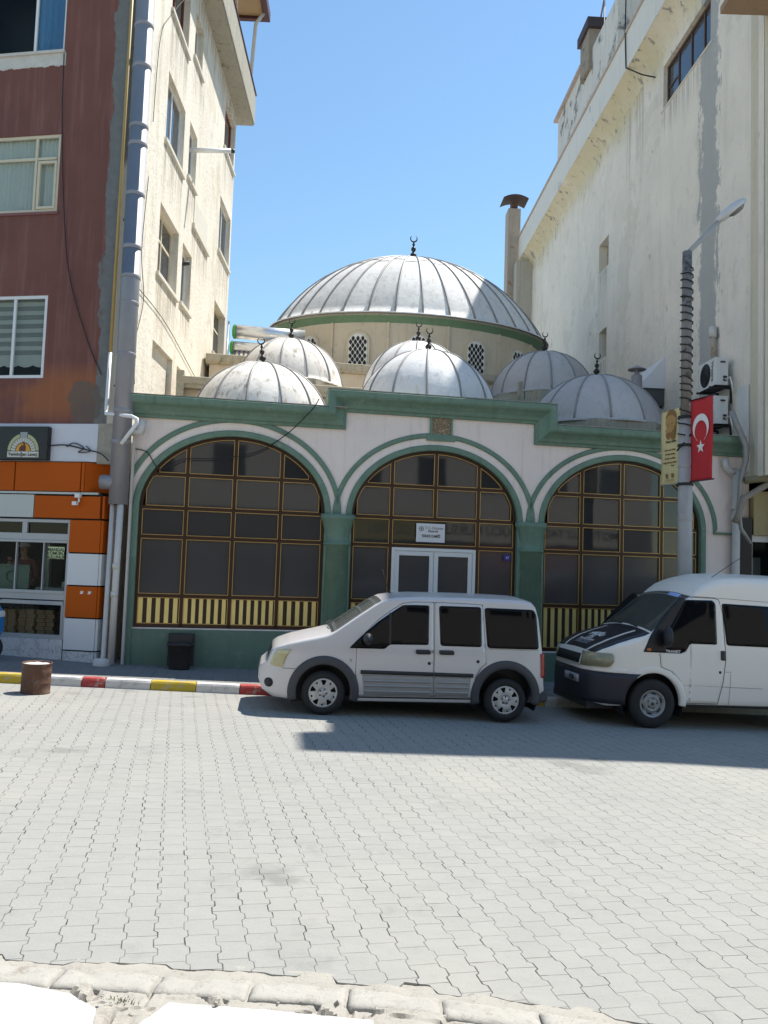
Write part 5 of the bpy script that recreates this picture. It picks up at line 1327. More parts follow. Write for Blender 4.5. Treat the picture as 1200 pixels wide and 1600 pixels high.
for k in range(n):
    a, b = out[k], out[k+1]; c, d = inn[n-k-1], inn[n-k]
    mb.add([(a[0], XF, a[1]), (b[0], XF, b[1]), (c[0], XF, c[1]), (d[0], XF, d[1]), (a[0], XF+.002, a[1]), (b[0], XF+.002, b[1]), (c[0], XF+.002, c[1]), (d[0], XF+.002, d[1])], [(0, 1, 2, 3), (4, 7, 6, 5)])
mb.build('crescent', white_cloth, flag, recalc=False)
mb = MB(); pts = []
for k in range(10):
    r_ = .108 if k % 2 == 0 else .045; a = PI/2+k*PI/5
    pts.append((fx+.0+r_*math.cos(a), 4.37+r_*1.1*math.sin(a)))
mb.prism(pts, XF, XF+.002); mb.build('star', white_cloth, flag)
poem = banner('poem_banner', 'pale yellow banner with a sepia bearded portrait and a short poem on the lamp pole', -.70, -.13, 3.78, 5.18, yellow_cloth, None)
bx = -.415
mb = MB()
hpts = [(-.10, .02), (-.135, .12), (-.125, .24), (-.07, .33), (.02, .36), (.11, .33), (.16, .24), (.165, .12), (.15, .0), (.13, -.12), (.10, -.19), (.06, -.20), (.01, -.15), (-.04, -.19), (-.09, -.18), (-.13, -.10), (-.12, -.04), (-.15, -.03), (-.12, .02)]
mb.prism([(bx+a, 4.80+b) for a, b in hpts], XF+.001, XF+.003); mb.build('portrait_head', sepia, poem)
mb = MB()
for pl in ([(-.125, .20), (-.06, .26), (.05, .27), (.16, .20), (.165, .27), (.11, .34), (.02, .37), (-.07, .34), (-.125, .25)], [(-.10, .10), (-.03, .12), (-.03, .105), (-.10, .085)], [(.02, .11), (.09, .12), (.09, .10), (.02, .095)],
           [(-.12, -.07), (-.05, -.05), (.03, -.06), (.10, .02), (.14, .10), (.15, .0), (.13, -.13), (.09, -.2), (.04, -.18), (-.0, -.13), (-.05, -.17), (-.10, -.15)], [(-.07, .065), (-.045, .07), (-.045, .055), (-.07, .05)], [(.04, .065), (.07, .07), (.07, .055), (.04, .05)]):
    mb.prism([(bx+a, 4.80+b) for a, b in pl], XF-.001, XF+.001)
mb.build('portrait_lines', sepia_dark, poem)
text('Yunus Emre', .062, ink, poem, facing(bx+.02, XF-.002, 4.575), shear=.35)
for i, s_ in enumerate(('Gelin tanış olalım', 'İşi kolay kılalım', 'Sevelim sevilelim', 'Dünya kimseye kalmaz')):
    text(s_, .047, sepia_dark, poem, facing(bx, XF-.002, 4.42-i*.078), shear=.3, xs=.92)
text('Yunus E.', .03, ink, poem, facing(bx+.08, XF-.002, 4.125))
mb = MB()
for cx in (bx-.09, bx+.07): mb.prism([(cx-.035, 3.98), (cx+.035, 3.98), (cx+.035, 3.93), (cx, 3.885), (cx-.035, 3.93)], XF, XF+.002)
mb.box(bx-.13, bx+.1, XF, XF+.002, 3.862, 3.868); mb.box(bx-.14, bx+.11, XF, XF+.002, 3.842, 3.847); mb.build('crest', sepia_dark, poem)

# ================================================================== DRUM, BIN, SCOOTER
dx, dy = -5.0, 12.02
dr = thing('steel_drum', 'rusty brown cut down steel drum filled with concrete, by the yellow kerb stone', 'drum', (dx, dy, gz(dx, dy)), (R(1.5), R(1), .3))
mb = MB(); mb.lathe([(.0, 0), (.203, 0), (.208, .012), (.203, .03), (.203, .15), (.209, .165), (.203, .18), (.203, .29), (.208, .30), (.203, .312), (.208, .325), (.203, .338), (.203, .425), (.212, .435), (.208, .447), (.196, .443), (.192, .42)], seg=40)
mb.build('shell', rust, dr)
mb = MB(); 
vs = [(0, 0, .425)]+[(r_*math.cos(2*PI*k/30), r_*math.sin(2*PI*k/30), .424+.012*noise.noise(Vector((k*.7, r_*20, 0)))) for r_ in (.10, .193) for k in range(30)]
fs = [(0, 1+k, 1+(k+1) % 30) for k in range(30)]+[(1+k, 31+k, 31+(k+1) % 30, 1+(k+1) % 30) for k in range(30)]
mb.add(vs, fs, 0, True); mb.build('concrete_fill', M('pale_concrete_fill', (.52, .51, .50), .9, var=.2, bump=.01), dr)
bx_, by_ = -3.555, 14.66
bn = thing('rubbish_bin', 'battered black rubbish bin with its lid open against the green wall under the first arch', 'rubbish bin', (bx_, by_, gz(bx_, by_)+.128), (0, 0, ANG))
mb = MB(); lv = [(0, .175, .13), (.02, .18, .135), (.42, .215, .165), (.425, .228, .178), (.455, .228, .178), (.455, .205, .155), (.12, .18, .13)]
vs = []; fs = []; S = 24
for z, a, b in lv:
    for k in range(S):
        t = 2*PI*k/S; c_, s_ = math.cos(t), math.sin(t); e = .45
        vs.append((a*math.copysign(abs(c_)**e, c_), b*math.copysign(abs(s_)**e, s_)-.06, z+.012*noise.noise(Vector((c_*2, s_*2, z*4)))))
for i in range(len(lv)-1):
    for k in range(S): fs.append((i*S+k, i*S+(k+1) % S, (i+1)*S+(k+1) % S, (i+1)*S+k))
fs += [tuple(range(S))[::-1], tuple(range((len(lv)-1)*S, len(lv)*S))]
mb.add(vs, fs, 0, True); mb.build('bin_body', M('scuffed_black_plastic', (.03, .024, .024), .5, var=.4, scale=9, bump=.01, bscale=20, dirt=(.12, .09, .08), dirt_lo=.62, dirt_hi=.7, dscale=12), bn)
mb = MB(Matrix.Translation((0, .115, .0)) @ Matrix.Rotation(R(-9), 4, 'X')); mb.box(-.235, .235, 0, .03, .04, .62); mb.box(-.20, .20, -.05, -.001, .30, .60); mb.box(.06, .235, -.02, -.001, .50, .62); mb.build('bin_lid', M('worn_black_lid', (.026, .023, .023), .45, var=.3, scale=6, dirt=(.20, .17, .15), dirt_lo=.62, dirt_hi=.72, dscale=9), bn, bev=.02)
# delivery scooter, only its nose reaches into the photo
sx_, sy_ = -6.665, 14.25
scoot = thing('motor_scooter', 'blue and white motor scooter, only its front edge showing at the left border', 'scooter', (sx_, sy_, gz(sx_, sy_)+.128), (0, 0, R(3)))
def tyre_mb(cx, cz, r_, wd, y): 
    m_ = MB(); m_.lathe([(r_*.62, -wd/2), (r_*.9, -wd/2), (r_, -wd*.25), (r_, wd*.25), (r_*.9, wd/2), (r_*.62, wd/2)], (cx, y, cz), 24, axis='y'); return m_
for cx in (.0, -1.2):
    o = tyre_mb(cx-.1, .22, .22, .1, 0).build('wheel', black_rubber, scoot); m_ = MB(); m_.lathe([(0, -.04), (.13, -.04), (.13, .04), (0, .04)], (cx-.1, 0, .22), 16, axis='y'); m_.build('rim', rim_steel, o)
mb = MB(); mb.prism([(-.02, .35), (.07, .5), (.06, .8), (-.05, 1.0), (-.15, 1.0), (-.12, .4), (-.3, .3), (-.75, .3), (-.75, .25), (-.25, .22)], -.16, .16); mb.build('front_shield', blue_plastic, scoot, bev=.03)
mb = MB(); mb.prism([(.04, .72), (.075, .76), (.07, .84), (.02, .86)], -.165, .165); mb.build('headlight', pvc_white, scoot, bev=.02)
mb = MB(); mb.prism([(-.7, .3), (-1.5, .4), (-1.55, .7), (-.75, .68)], -.14, .14); mb.build('rear_body', blue_plastic, scoot, bev=.04)
mb = MB(); mb.prism([(-.75, .69), (-1.5, .72), (-1.5, .8), (-.8, .76)], -.13, .13); mb.build('seat', black_plastic, scoot, bev=.02)
mb = MB(); mb.tube([(-.1, -.35, 1.05), (-.08, 0, 1.0), (-.1, .35, 1.05)], .018, 8); mb.tube([(-.08, 0, 1.0), (-.1, 0, .25)], .03, 8); mb.build('handlebar', black_plastic, scoot)

# ================================================================== PERSON inside the shop
v = TF @ Vector((-2.13, .78, 0)); px_, py_ = LX+v.x, LY+v.y
per = thing('person', 'person in white cap and reddish shirt behind the shop glass, one arm raised', 'person', (px_, py_, .55), (0, 0, A_RED))
def skinned(name, joints, edges, radii, mat, parent, root=0):
    me = bpy.data.meshes.new(name); me.from_pydata(joints, edges, []); me.materials.append(mat)
    o = bpy.data.objects.new(name, me); col.objects.link(o); o.parent = parent
    m_ = o.modifiers.new('skin', 'SKIN'); m_.use_smooth_shade = True
    sv = me.skin_vertices[0] if me.skin_vertices else me.attributes.new and None
    if not me.skin_vertices:
        bm = bmesh.new(); bm.from_mesh(me); bm.verts.layers.skin.verify(); bm.to_mesh(me); bm.free()
    lay = me.skin_vertices[0].data
    for i, r_ in enumerate(radii): lay[i].radius = r_ if isinstance(r_, tuple) else (r_, r_); lay[i].use_root = i == root
    s_ = o.modifiers.new('sub', 'SUBSURF'); s_.levels = 2; s_.render_levels = 2
    return o
J = [(0, 0, .92), (0, 0, 1.15), (0, -.01, 1.38), (0, -.01, 1.50), (0, -.04, 1.58), (0, -.05, 1.66), (0, -.04, 1.72),
     (-.19, 0, 1.40), (-.27, -.05, 1.16), (-.20, -.24, 1.30), (-.12, -.30, 1.42),
     (.19, 0, 1.40), (.25, -.02, 1.12), (.20, -.18, .98), (.16, -.26, .96),
     (-.10, 0, .86), (-.11, -.02, .48), (-.11, .02, .08), (-.11, -.12, .04), (.10, 0, .86), (.11, -.02, .48), (.11, .02, .08), (.11, -.12, .04)]
E_ = [(0, 1), (1, 2), (2, 3), (3, 4), (4, 5), (5, 6), (2, 7), (7, 8), (8, 9), (9, 10), (2, 11), (11, 12), (12, 13), (13, 14), (0, 15), (15, 16), (16, 17), (17, 18), (0, 19), (19, 20), (20, 21), (21, 22)]
RD = [(.15, .11), (.15, .11), (.17, .11), .06, (.075, .085), (.08, .10), (.07, .08), .062, .05, .04, .034, .062, .05, .04, .034, .09, .065, .045, .04, .09, .065, .045, .04]
skinned('body', J, E_, RD, skin, per)
skinned('shirt', [J[0], J[1], J[2], (0, -.01, 1.44), J[7], J[8], (-.24, -.14, 1.23), J[11], J[12], (.23, -.1, 1.05)], [(0, 1), (1, 2), (2, 3), (2, 4), (4, 5), (5, 6), (2, 7), (7, 8), (8, 9)], [(.165, .125), (.165, .125), (.185, .125), .075, .075, .062, .05, .075, .062, .05], shirt, per)
skinned('trousers', [J[0], J[15], J[16], J[17], J[19], J[20], J[21]], [(0, 1), (1, 2), (2, 3), (0, 4), (4, 5), (5, 6)], [(.16, .12), .10, .075, .06, .10, .075, .06], dark_cloth, per)
mb = MB(); mb.lathe([(.098, 0), (.10, .05), (.085, .085), (.04, .105), (0, .108)], (0, -.045, 1.70), 20, sy=1.15); mb.prism([(-.08, -.12), (-.05, -.2), (.05, -.2), (.08, -.12)], 1.70, 1.715, axis='z'); mb.build('cap', white_cloth, per)
mb = MB(); mb.lathe([(.092, 0), (.095, .1), (.08, .15)], (0, -.03, 1.58), 16, a0=R(20), a1=R(160)); mb.build('hair', black_plastic, per)
for i in range(5):
    for sgn, bp in ((-1, J[10]), (1, J[14])):
        skinned('finger', [(bp[0]+.012*(i-2), bp[1]-.02, bp[2]+(.02 if sgn < 0 else 0)), (bp[0]+.015*(i-2), bp[1]-.05+.01*abs(i-2), bp[2]+(.05 if sgn < 0 else -.005)), (bp[0]+.016*(i-2), bp[1]-.07+.016*abs(i-2), bp[2]+(.075 if sgn < 0 else -.03))], [(0, 1), (1, 2)], [.010, .009, .008], skin, per)
mb = MB()
for sx2 in (-.032, .032): mb.lathe([(0, -.012), (.012, 0), (0, .012)], (sx2, -.142, 1.655), 10)
mb.build('eye', ink, per)
mb = MB(); mb.prism([(-.012, 1.61), (.012, 1.61), (.006, 1.65), (-.006, 1.65)], -.168, -.13); mb.build('nose', skin, per)

# ================================================================== BUILDINGS ACROSS THE STREET (behind the camera, seen mirrored in the glass)
opp = thing('shop_building', 'sunlit row of shops across the street, seen only mirrored in the mosque glass', 'building', (0, -4.2, 0), (0, 0, R(6)))
mb = MB(); hs = []
for r_ in range(2):
    for k in range(14): hs.append((-18.6+3*k, -17.2+3*k, 5.6+3.2*r_, 7.1+3.2*r_))
wallgrid(mb, -20, 24, 4.4, 11.2, [h for h in hs], .15); T_ = Matrix.Rotation(PI, 4, 'Z')
mb2 = MB(T_); mb2.v = [T_ @ Vector((v.x, v.y, v.z)) for v in mb.v]; mb2.f = mb.f; mb2.m = mb.m; mb2.sm = mb.sm
mb2.build('front_wall', M('pale_beige_front', (.60, .55, .49), .85, var=.1), opp, recalc=False)
mb = MB(T_)
for h in hs: mb.box(h[0], h[1], .10, .14, h[2], h[3])
mb.build('window_pane', glass_house, opp)
mb = MB(T_); mb.box(-20, 24, .2, 6, -.6, 11.3); mb.build('core', dark_hole, opp)
mb = MB(T_); mb.box(-20, 24, .05, .19, -.5, 3.1); mb.build('shopfront', glass_car, opp)
mb = MB(T_); mb.box(-20, 24, -.05, .19, 3.1, 4.4); mb.build('fascia', M('grey_fascia', (.20, .19, .18), .7), opp)
def board(x0, x1, z0, z1, mat, s_, size, tm):
    t = thing('shop_board', 'board reading %s on the shops across the street' % s_, 'sign', (0, -4.2, 0), (0, 0, R(6)))
    mb = MB(T_); mb.box(x0, x1, -.12, -.055, z0, z1); mb.build('board', mat, t)
    text(s_, size, tm, t, T_ @ facing((x0+x1)/2, -.123, (z0+z1)/2), bold=.006)
cream_b = M('cream_board', (.62, .58, .48), .6)
board(-18.2, -9.6, 3.35, 4.35, cream_b, 'MOTORLU TAŞIT SÜRÜCÜ KURSU', .56, ink)
board(-9.0, -5.0, 3.3, 4.2, M('yellow_board', (.42, .36, .14), .6), 'GÜVEN', .6, M('grey_letters', (.15, .16, .1), .6))
board(-16.6, -10.5, 2.4, 3.2, M('red_board', (.42, .03, .03), .5), 'EFE TUR', .6, plate_white)
# ================================================================== VEHICLES
def lerp_tab(tab, x):
    if x <= tab[0][0]: return tab[0][1]
    for (a, b), (c, d) in zip(tab[:-1], tab[1:]):
        if x <= c: return b+(d-b)*(x-a)/(c-a) if c > a else d
    return tab[-1][1]
TWIN = {}
class Car:
    """x: nose to tail, y: -near +far, z up; surface given by station tables"""
    def __init__(s, zt, zb, wz, plan, rt, crown, xs):
        s.zt_, s.zb_, s.wz_, s.plan_, s.rt_, s.cr_, s.xs = zt, zb, wz, plan, rt, crown, xs
    def zt(s, x): return lerp_tab(s.zt_, x)
    def zb(s, x): return lerp_tab(s.zb_, x)
    def W(s, x, z): return lerp_tab(s.wz_, z)*s.plan_(x, z)
    def edge(s, x):
        zt = s.zt(x); r = min(lerp_tab(s.rt_, x), (zt-s.zb(x))*.45); return zt, r
    def top(s, x, f, off=0):
        """point on the roof / bonnet / screen strip; f in -1..1"""
        zt, r = s.edge(x); w_ = max(.02, s.W(x, zt-r)-r*.95)
        return Vector((x, f*w_, zt+lerp_tab(s.cr_, x)*(1-f*f)+off))
    def section(s, x):
        zb = s.zb(x); zt, r = s.edge(x); rb = .05
        pts = [(0, zb), (max(.01, s.W(x, zb)-.25)*.6, zb), (max(.01, s.W(x, zb+rb)-rb), zb), (s.W(x, zb+rb)-rb*.3, zb+rb*.3), (s.W(x, zb+rb), zb+rb)]
        n = 30; z0, z1 = zb+rb, zt-r
        for k in range(1, n+1):
            z = z0+(z1-z0)*k/n; pts.append((s.W(x, z), z))
        w1 = s.W(x, zt-r)
        for k in range(1, 5):
            a = PI/2*k/5; pts.append((w1-r*.95*(1-math.cos(a)), zt-r+r*math.sin(a)))
        for k in range(7):
            f = 1-k/6; p = s.top(x, f); pts.append((p.y, p.z))
        return pts
    def body(s, name, mats, parent, holes, bev=0):
        vs = []; fs = []; rows = []
        for x in s.xs:
            h = s.section(x); ring = [(x, -y, z) for y, z in h]+[(x, y, z) for y, z in h[::-1][1:-1]]
            rows.append(len(vs)); vs += ring
        k = len(ring)
        for i in range(len(s.xs)-1):
            for j in range(k): fs.append((i*k+j, i*k+(j+1) % k, (i+1)*k+(j+1) % k, (i+1)*k+j))
        fs += [tuple(range(k)), tuple(range((len(s.xs)-1)*k, len(s.xs)*k))[::-1]]
        mb = MB(); mb.add(vs, fs, 0, True)
        keep = []
        for f in mb.f:
            c = sum((mb.v[i] for i in f), Vector())/len(f)
            if len(f) < 30 and any(math.hypot(c.x-cx, c.z-cz) < r_ and y0 < c.y < y1 for cx, cz, r_, y0, y1 in holes): continue
            keep.append(f)
        mb.m = [0]*len(keep); mb.sm = [len(f) < 30 for f in keep]; mb.f = keep
        o = mb.build(name, mats, parent)
        for cx, cz, r_, y0, y1 in holes:     # dark liner of each wheel housing
            w_ = MB(); yo, yi = (y0, y1) if y0 < 0 else (y1, y0)
            n = 26; A0, A1 = R(-25), R(205)
            arc = [(cx+r_*1.02*math.cos(A0+(A1-A0)*k/n), cz+r_*1.02*math.sin(A0+(A1-A0)*k/n)) for k in range(n+1)]
            ye = math.copysign(s.W(cx, cz+r_)-.015, yo)
            w_.add([(a, ye, b) for a, b in arc]+[(a, yi, b) for a, b in arc], [(k, k+1, n+2+k, n+1+k) for k in range(n)]+[tuple(range(n+1, 2*n+2))], 0)
            w_.build('wheel_housing', mats[1], parent, recalc=False)
        o.data.set_sharp_from_angle(angle=R(38))
        return o
    def patch(s, name, poly, off, mat, parent, sides=(-1,), skirt=.012, dens=.035, follow=1.0):
        """panel following the flank of the body; poly of (x,z)"""
        P = []
        for i, a in enumerate(poly):
            b = poly[(i+1) % len(poly)]; n = max(1, int(math.hypot(b[0]-a[0], b[1]-a[1])/dens))
            P += [(a[0]+(b[0]-a[0])*k/n, a[1]+(b[1]-a[1])*k/n) for k in range(n)]
        first = None
        for sd in sides:
            mb = MB()
            bm = bmesh.new(); V = [bm.verts.new((x, 0, z)) for x, z in P]
            f = bm.faces.new(V); bmesh.ops.triangulate(bm, faces=[f], ngon_method='EAR_CLIP'); bmesh.ops.beautify_fill(bm, faces=bm.faces[:], edges=bm.edges[:])
            for _ in range(5):
                long = [e for e in bm.edges if e.calc_length() > .06 and not e.is_boundary]
                if not long: break
                bmesh.ops.subdivide_edges(bm, edges=long, cuts=1); bmesh.ops.triangulate(bm, faces=bm.faces[:])
            bm.verts.ensure_lookup_table(); bm.verts.index_update()
            vs = [(v.co.x, sd*(s.W(v.co.x, v.co.z)+off), v.co.z) for v in bm.verts]
            mb.add(vs, [[v.index for v in fc.verts] for fc in bm.faces], 0, True)
            n = len(P); ring = [(x, sd*(s.W(x, z)+off), z) for x, z in P]+[(x, sd*(s.W(x, z)+off-skirt), z) for x, z in P]
            mb.add(ring, [(i, (i+1) % n, n+(i+1) % n, n+i) for i in range(n)], 0, False)
            bm.free()
            o = mb.build(name, mat, TWIN.get(parent.name, parent) if sd > 0 else parent)
            if first is None: first = o
            else: TWIN[first.name] = o
        return first
    def line(s, pts, wd, off, mb, sides=(-1,), top=False):
        Q = []
        for a, b in zip(pts[:-1], pts[1:]):
            n = max(1, int(math.hypot(b[0]-a[0], b[1]-a[1])/.06)); Q += [(a[0]+(b[0]-a[0])*k/n, a[1]+(b[1]-a[1])*k/n) for k in range(n)]
        Q.append(pts[-1])
        for sd in sides:
            vs = []
            for i, p in enumerate(Q):
                a, b = Q[max(0, i-1)], Q[min(len(Q)-1, i+1)]; L = math.hypot(b[0]-a[0], b[1]-a[1]); nx, nz = -(b[1]-a[1])/L*wd/2, (b[0]-a[0])/L*wd/2
                for q in ((p[0]+nx, p[1]+nz), (p[0]-nx, p[1]-nz)): vs.append((q[0], sd*(s.W(*q)+off), q[1]))
            mb.add(vs, [(2*i, 2*i+1, 2*i+3, 2*i+2) for i in range(len(Q)-1)])
    def strip(s, name, x0, x1, f0, f1, off, mat, parent, nx=14, ny=12, fx=None):
        mb = MB(); vs = []; fs = []
        for i in range(nx+1):
            x = x0+(x1-x0)*i/nx
            a, b = (f0, f1) if fx is None else fx(i/nx)
            e = .01; p1, p2 = s.top(x-e, 0), s.top(x+e, 0); d = (p2-p1).normalized(); nrm = Vector((-d.z, 0, d.x))
            for j in range(ny+1): vs.append(s.top(x, a+(b-a)*j/ny)+nrm*off)
        for i in range(nx):
            for j in range(ny): fs.append((i*(ny+1)+j, (i+1)*(ny+1)+j, (i+1)*(ny+1)+j+1, i*(ny+1)+j+1))
        mb.add(vs, fs, 0, True); o = mb.build(name, mat, parent)
        m_ = o.modifiers.new('t', 'SOLIDIFY'); m_.thickness = .004; m_.offset = -1
        return o
def seam(car, pts, wd, off, name, parent, sides=(-1, 1)):
    for sd in sides:
        mb = MB(); car.line(pts, wd, off, mb, (sd,)); mb.build(name, joint_black, TWIN.get(parent.name, parent) if sd > 0 else parent)
def rounded(poly, r=.03, n=4):
    out = []
    N = len(poly)
    for i in range(N):
        a, b, c = Vector(poly[i-1]), Vector(poly[i]), Vector(poly[(i+1) % N])
        d0, d1 = (a-b), (c-b); q = min(r, d0.length*.45, d1.length*.45)
        p0, p1 = b+d0.normalized()*q, b+d1.normalized()*q
        for k in range(n+1):
            t = k/n; p = p0*(1-t)**2+b*2*t*(1-t)+p1*t*t; out.append((p.x, p.y))
    return out
def arch_flare(car, name, cx, cz, r0, r1, off, mat, parent, a0, a1, sides=(-1, 1)):
    n = 40
    for sd in sides:
        vs = []; mb = MB()
        for k in range(n+1):
            a = a0+(a1-a0)*k/n; c_, s_ = math.cos(a), math.sin(a)
            for r_, o_ in ((r1+.004, -.01), (r1, off*.6), (r1-.02, off), ((r0+r1)/2, off*1.15), (r0+.015, off), (r0, off*.5), (r0, -.06)):
                x, z = cx+r_*c_, cz+r_*s_; vs.append((x, sd*(car.W(x, max(z, car.zb(x)+.05))+o_), z))
        mb.add(vs, [(7*k+j, 7*k+j+1, 7*(k+1)+j+1, 7*(k+1)+j) for k in range(n) for j in range(6)], 0, True)
        mb.add(vs[:7], [tuple(range(7))]); mb.add(vs[-7:], [tuple(range(7))[::-1]])
        mb.build(name, mat, parent)
def wheel(parent, x, y, z, r, wd, rim_r, kind, spin=0.0, sd=-1):
    """y: outer face of the tyre"""
    T = Matrix.Translation((x, y, z)) @ Matrix.Rotation(spin, 4, 'Y') @ Matrix.Diagonal((1, -sd, 1, 1))
    mb = MB(T)
    pr = [(rim_r-.005, .03), (rim_r+.004, .006), (rim_r+.02, .0), (rim_r+(r-rim_r)*.55, -.006), (r-.035, .004), (r-.012, .018), (r, .04), (r, wd*.5), (r, wd-.04), (r-.02, wd-.01), (rim_r, wd)]
    mb.lathe(pr, seg=56, axis='y'); 
    for q in (.35, .55, .75): mb.lathe([(r-.001, wd*q-.004), (r+.001, wd*q), (r-.001, wd*q+.004)], seg=40, axis='y')
    ty = mb.build('tyre', black_rubber, parent)
    rd = MB(T); rd.lathe([(0, .065), (rim_r, .065), (rim_r, .02)], seg=40, axis='y'); rd.build('wheel_well_disc', black_plastic, ty)
    mb = MB(T); NA, NR = 150, 26; vs = []; fs = []
    def prof(q):   # depth of the wheel face by radius fraction
        if kind == 'cap': return lerp_tab([(0, .0), (.13, .0), (.2, .012), (.33, .018), (.36, .006), (.6, .002), (.85, .012), (.93, .006), (1, .02)], q)
        return lerp_tab([(0, .015), (.22, .012), (.26, .03), (.42, .035), (.5, .018), (.72, .05), (.80, .045), (.9, .02), (.97, .008), (1, .02)], q)
    def hole(q, t):
        if kind == 'cap':
            t5 = (t/(2*PI)*5) % 1-.5
            wdt = lerp_tab([(.52, .0), (.56, .10), (.85, .19), (.88, .17)], q)
            if .53 < q < .87 and abs(t5) < wdt: return True
            t5b = (t/(2*PI)*5+.5) % 1-.5
            return .74 < q < .86 and abs(t5b) < .055
        t5 = (t/(2*PI)*6) % 1-.5
        return .70 < q < .80 and abs(t5) < .27
    for i in range(NR+1):
        q = i/NR
        for k in range(NA):
            t = 2*PI*k/NA; vs.append((q*rim_r*math.cos(t), prof(q)+.004, q*rim_r*math.sin(t)))
    for i in range(NR):
        for k in range(NA):
            if hole((i+.5)/NR, 2*PI*(k+.5)/NA): continue
            fs.append((i*NA+k, i*NA+(k+1) % NA, (i+1)*NA+(k+1) % NA, (i+1)*NA+k))
    mb.add(vs, fs, 0, True); rim = mb.build('rim', rim_silver if kind == 'cap' else rim_steel, ty)
    m_ = rim.modifiers.new('s', 'SOLIDIFY'); m_.thickness = .012; m_.offset = 0
    nb = MB(T)
    for k in range(5):
        t = 2*PI*k/5+.3; rr = rim_r*(.24 if kind == 'cap' else .34)
        nb.lathe([(0, -.008), (.011, -.008), (.013, .01), (.013, .03)], (rr*math.cos(t), 0.008 if kind == 'cap' else .03, rr*math.sin(t)), 6, axis='y')
    nb.lathe([(.0, -.006), (.02, -.006), (.028, .004), (.028, .02)], (0, .008, 0), 16, axis='y')
    nb.build('wheel_nut', M('dark_nut', (.06, .055, .05), .5, .3) if 'dark_nut' not in bpy.data.materials else bpy.data.materials['dark_nut'], rim)
    return ty

# ------------------------------------------------------------------ silver people carrier van
S = .00385
def cx_(zx, zy): return ((zx-273)*S, (533-zy)*S)
yaw = R(7.4)
c0 = Vector((-.78, 11.66)); dv = Vector((math.cos(yaw), math.sin(yaw))); nv = Vector((-dv.y, dv.x))
HALF = .855
org = c0+nv*HALF
van1 = thing('silver_van', 'dusty silver compact van with black wheel arches parked before the mosque door', 'van', (org.x, org.y, gz(c0.x, c0.y)), (0, R(.35), yaw))
plan1 = lambda x, z: (max(.0, 1-(max(0, (-.30-x))/.70)**2.7)**(1/2.7) if x < -.30 else (1-.06*max(0, (x-2.9)/.36)**2))
zt1 = [(-.925, .62), (-.905, .665), (-.86, .69), (-.80, .74), (-.77, .83), (-.735, .905), (-.67, .95), (-.5, 1.012), (-.3, 1.065), (-.1, 1.11), (.06, 1.15), (.14, 1.185), (.3, 1.298), (.5, 1.44), (.7, 1.575), (.8, 1.635), (.88, 1.668), (1.0, 1.69), (1.3, 1.715), (2.0, 1.725), (2.6, 1.722), (2.95, 1.712), (3.06, 1.69), (3.12, 1.62), (3.16, 1.48), (3.21, 1.0), (3.235, .6), (3.25, .46)]
zb1 = [(-.925, .47), (-.86, .32), (-.7, .235), (-.4, .21), (.4, .20), (2.3, .20), (2.9, .25), (3.2, .33), (3.25, .36)]
wz1 = [(.15, .80), (.25, .825), (.42, .848), (.65, .857), (.9, .852), (.99, .845), (1.7, .735), (1.8, .72)]
rt1 = [(-.93, .03), (-.8, .03), (-.7, .05), (0, .07), (.15, .05), (.8, .05), (1.1, .07), (2.9, .07), (3.1, .06), (3.25, .04)]
cr1 = [(-.93, .0), (-.7, .03), (0, .05), (.15, .05), (.8, .045), (1.2, .05), (2.9, .045), (3.1, .03), (3.25, .0)]
xs1 = sorted(set([-.925, -.915, -.905, -.885, -.86, -.83, -.80, -.785, -.77, -.75, -.735, -.70, -.67]+[-.62+.03*i for i in range(122) if -.62+.03*i < 3.0]+[3.0, 3.06, 3.09, 3.12, 3.14, 3.16, 3.18, 3.21, 3.235, 3.25]))
C1 = Car(zt1, zb1, wz1, plan1, rt1, cr1, xs1)
WB = 2.664; zr_ = .315
bodyo = C1.body('body', [silver_car, black_plastic], van1, [(0, zr_+.02, .455, -1.2, -.5), (0, zr_+.02, .455, .5, 1.2), (WB, zr_+.0, .47, -1.2, -.5), (WB, zr_+.0, .47, .5, 1.2)])
arch_flare(C1, 'wheel_arch', 0, zr_+.02, .385, .505, .028, clad_grey, van1, R(-16), R(196))
arch_flare(C1, 'wheel_arch', WB, zr_+.0, .398, .52, .028, clad_grey, van1, R(-14), R(194))
for x, zz, sp in ((0, 0, .35), (WB, -.055, .1)):
    for sd in (-1, 1): wheel(van1, x, sd*(HALF-.012), zr_+zz, zr_, .19, .208, 'cap', sp, sd)
# doors and glass
def P1(*a): return [cx_(*q) for q in a]
fd = P1((390, 285), (404, 243), (470, 175), (518, 140), (560, 113), (600, 106), (682, 105), (683, 458), (402, 458), (389, 385))
sdr = P1((685, 105), (800, 106), (872, 109), (880, 230), (886, 330), (868, 345), (846, 385), (838, 458), (685, 458))
C1.patch('door_gap', [(x, z) for x, z in fd], .0012, joint_black, van1, (-1, 1))
def shrink(poly, d):
    cx = sum(p[0] for p in poly)/len(poly); cz = sum(p[1] for p in poly)/len(poly); out = []
    n = len(poly)
    for i in range(n):
        a, b, c = Vector(poly[i-1]), Vector(poly[i]), Vector(poly[(i+1) % n])
        t = ((b-a).normalized()+(c-b).normalized()).normalized(); nrm = Vector((-t.y, t.x))
        if nrm.dot(Vector((cx, cz))-b) < 0: nrm = -nrm
        out.append(tuple(b+nrm*d))
    return out
d1 = C1.patch('door', shrink(rounded(fd, .03), .006), .0035, silver_car, van1, (-1, 1))
C1.patch('door_gap', sdr, .0012, joint_black, van1, (-1, 1))
d2 = C1.patch('door', shrink(rounded(sdr, .03), .006), .0035, silver_car, van1, (-1, 1))
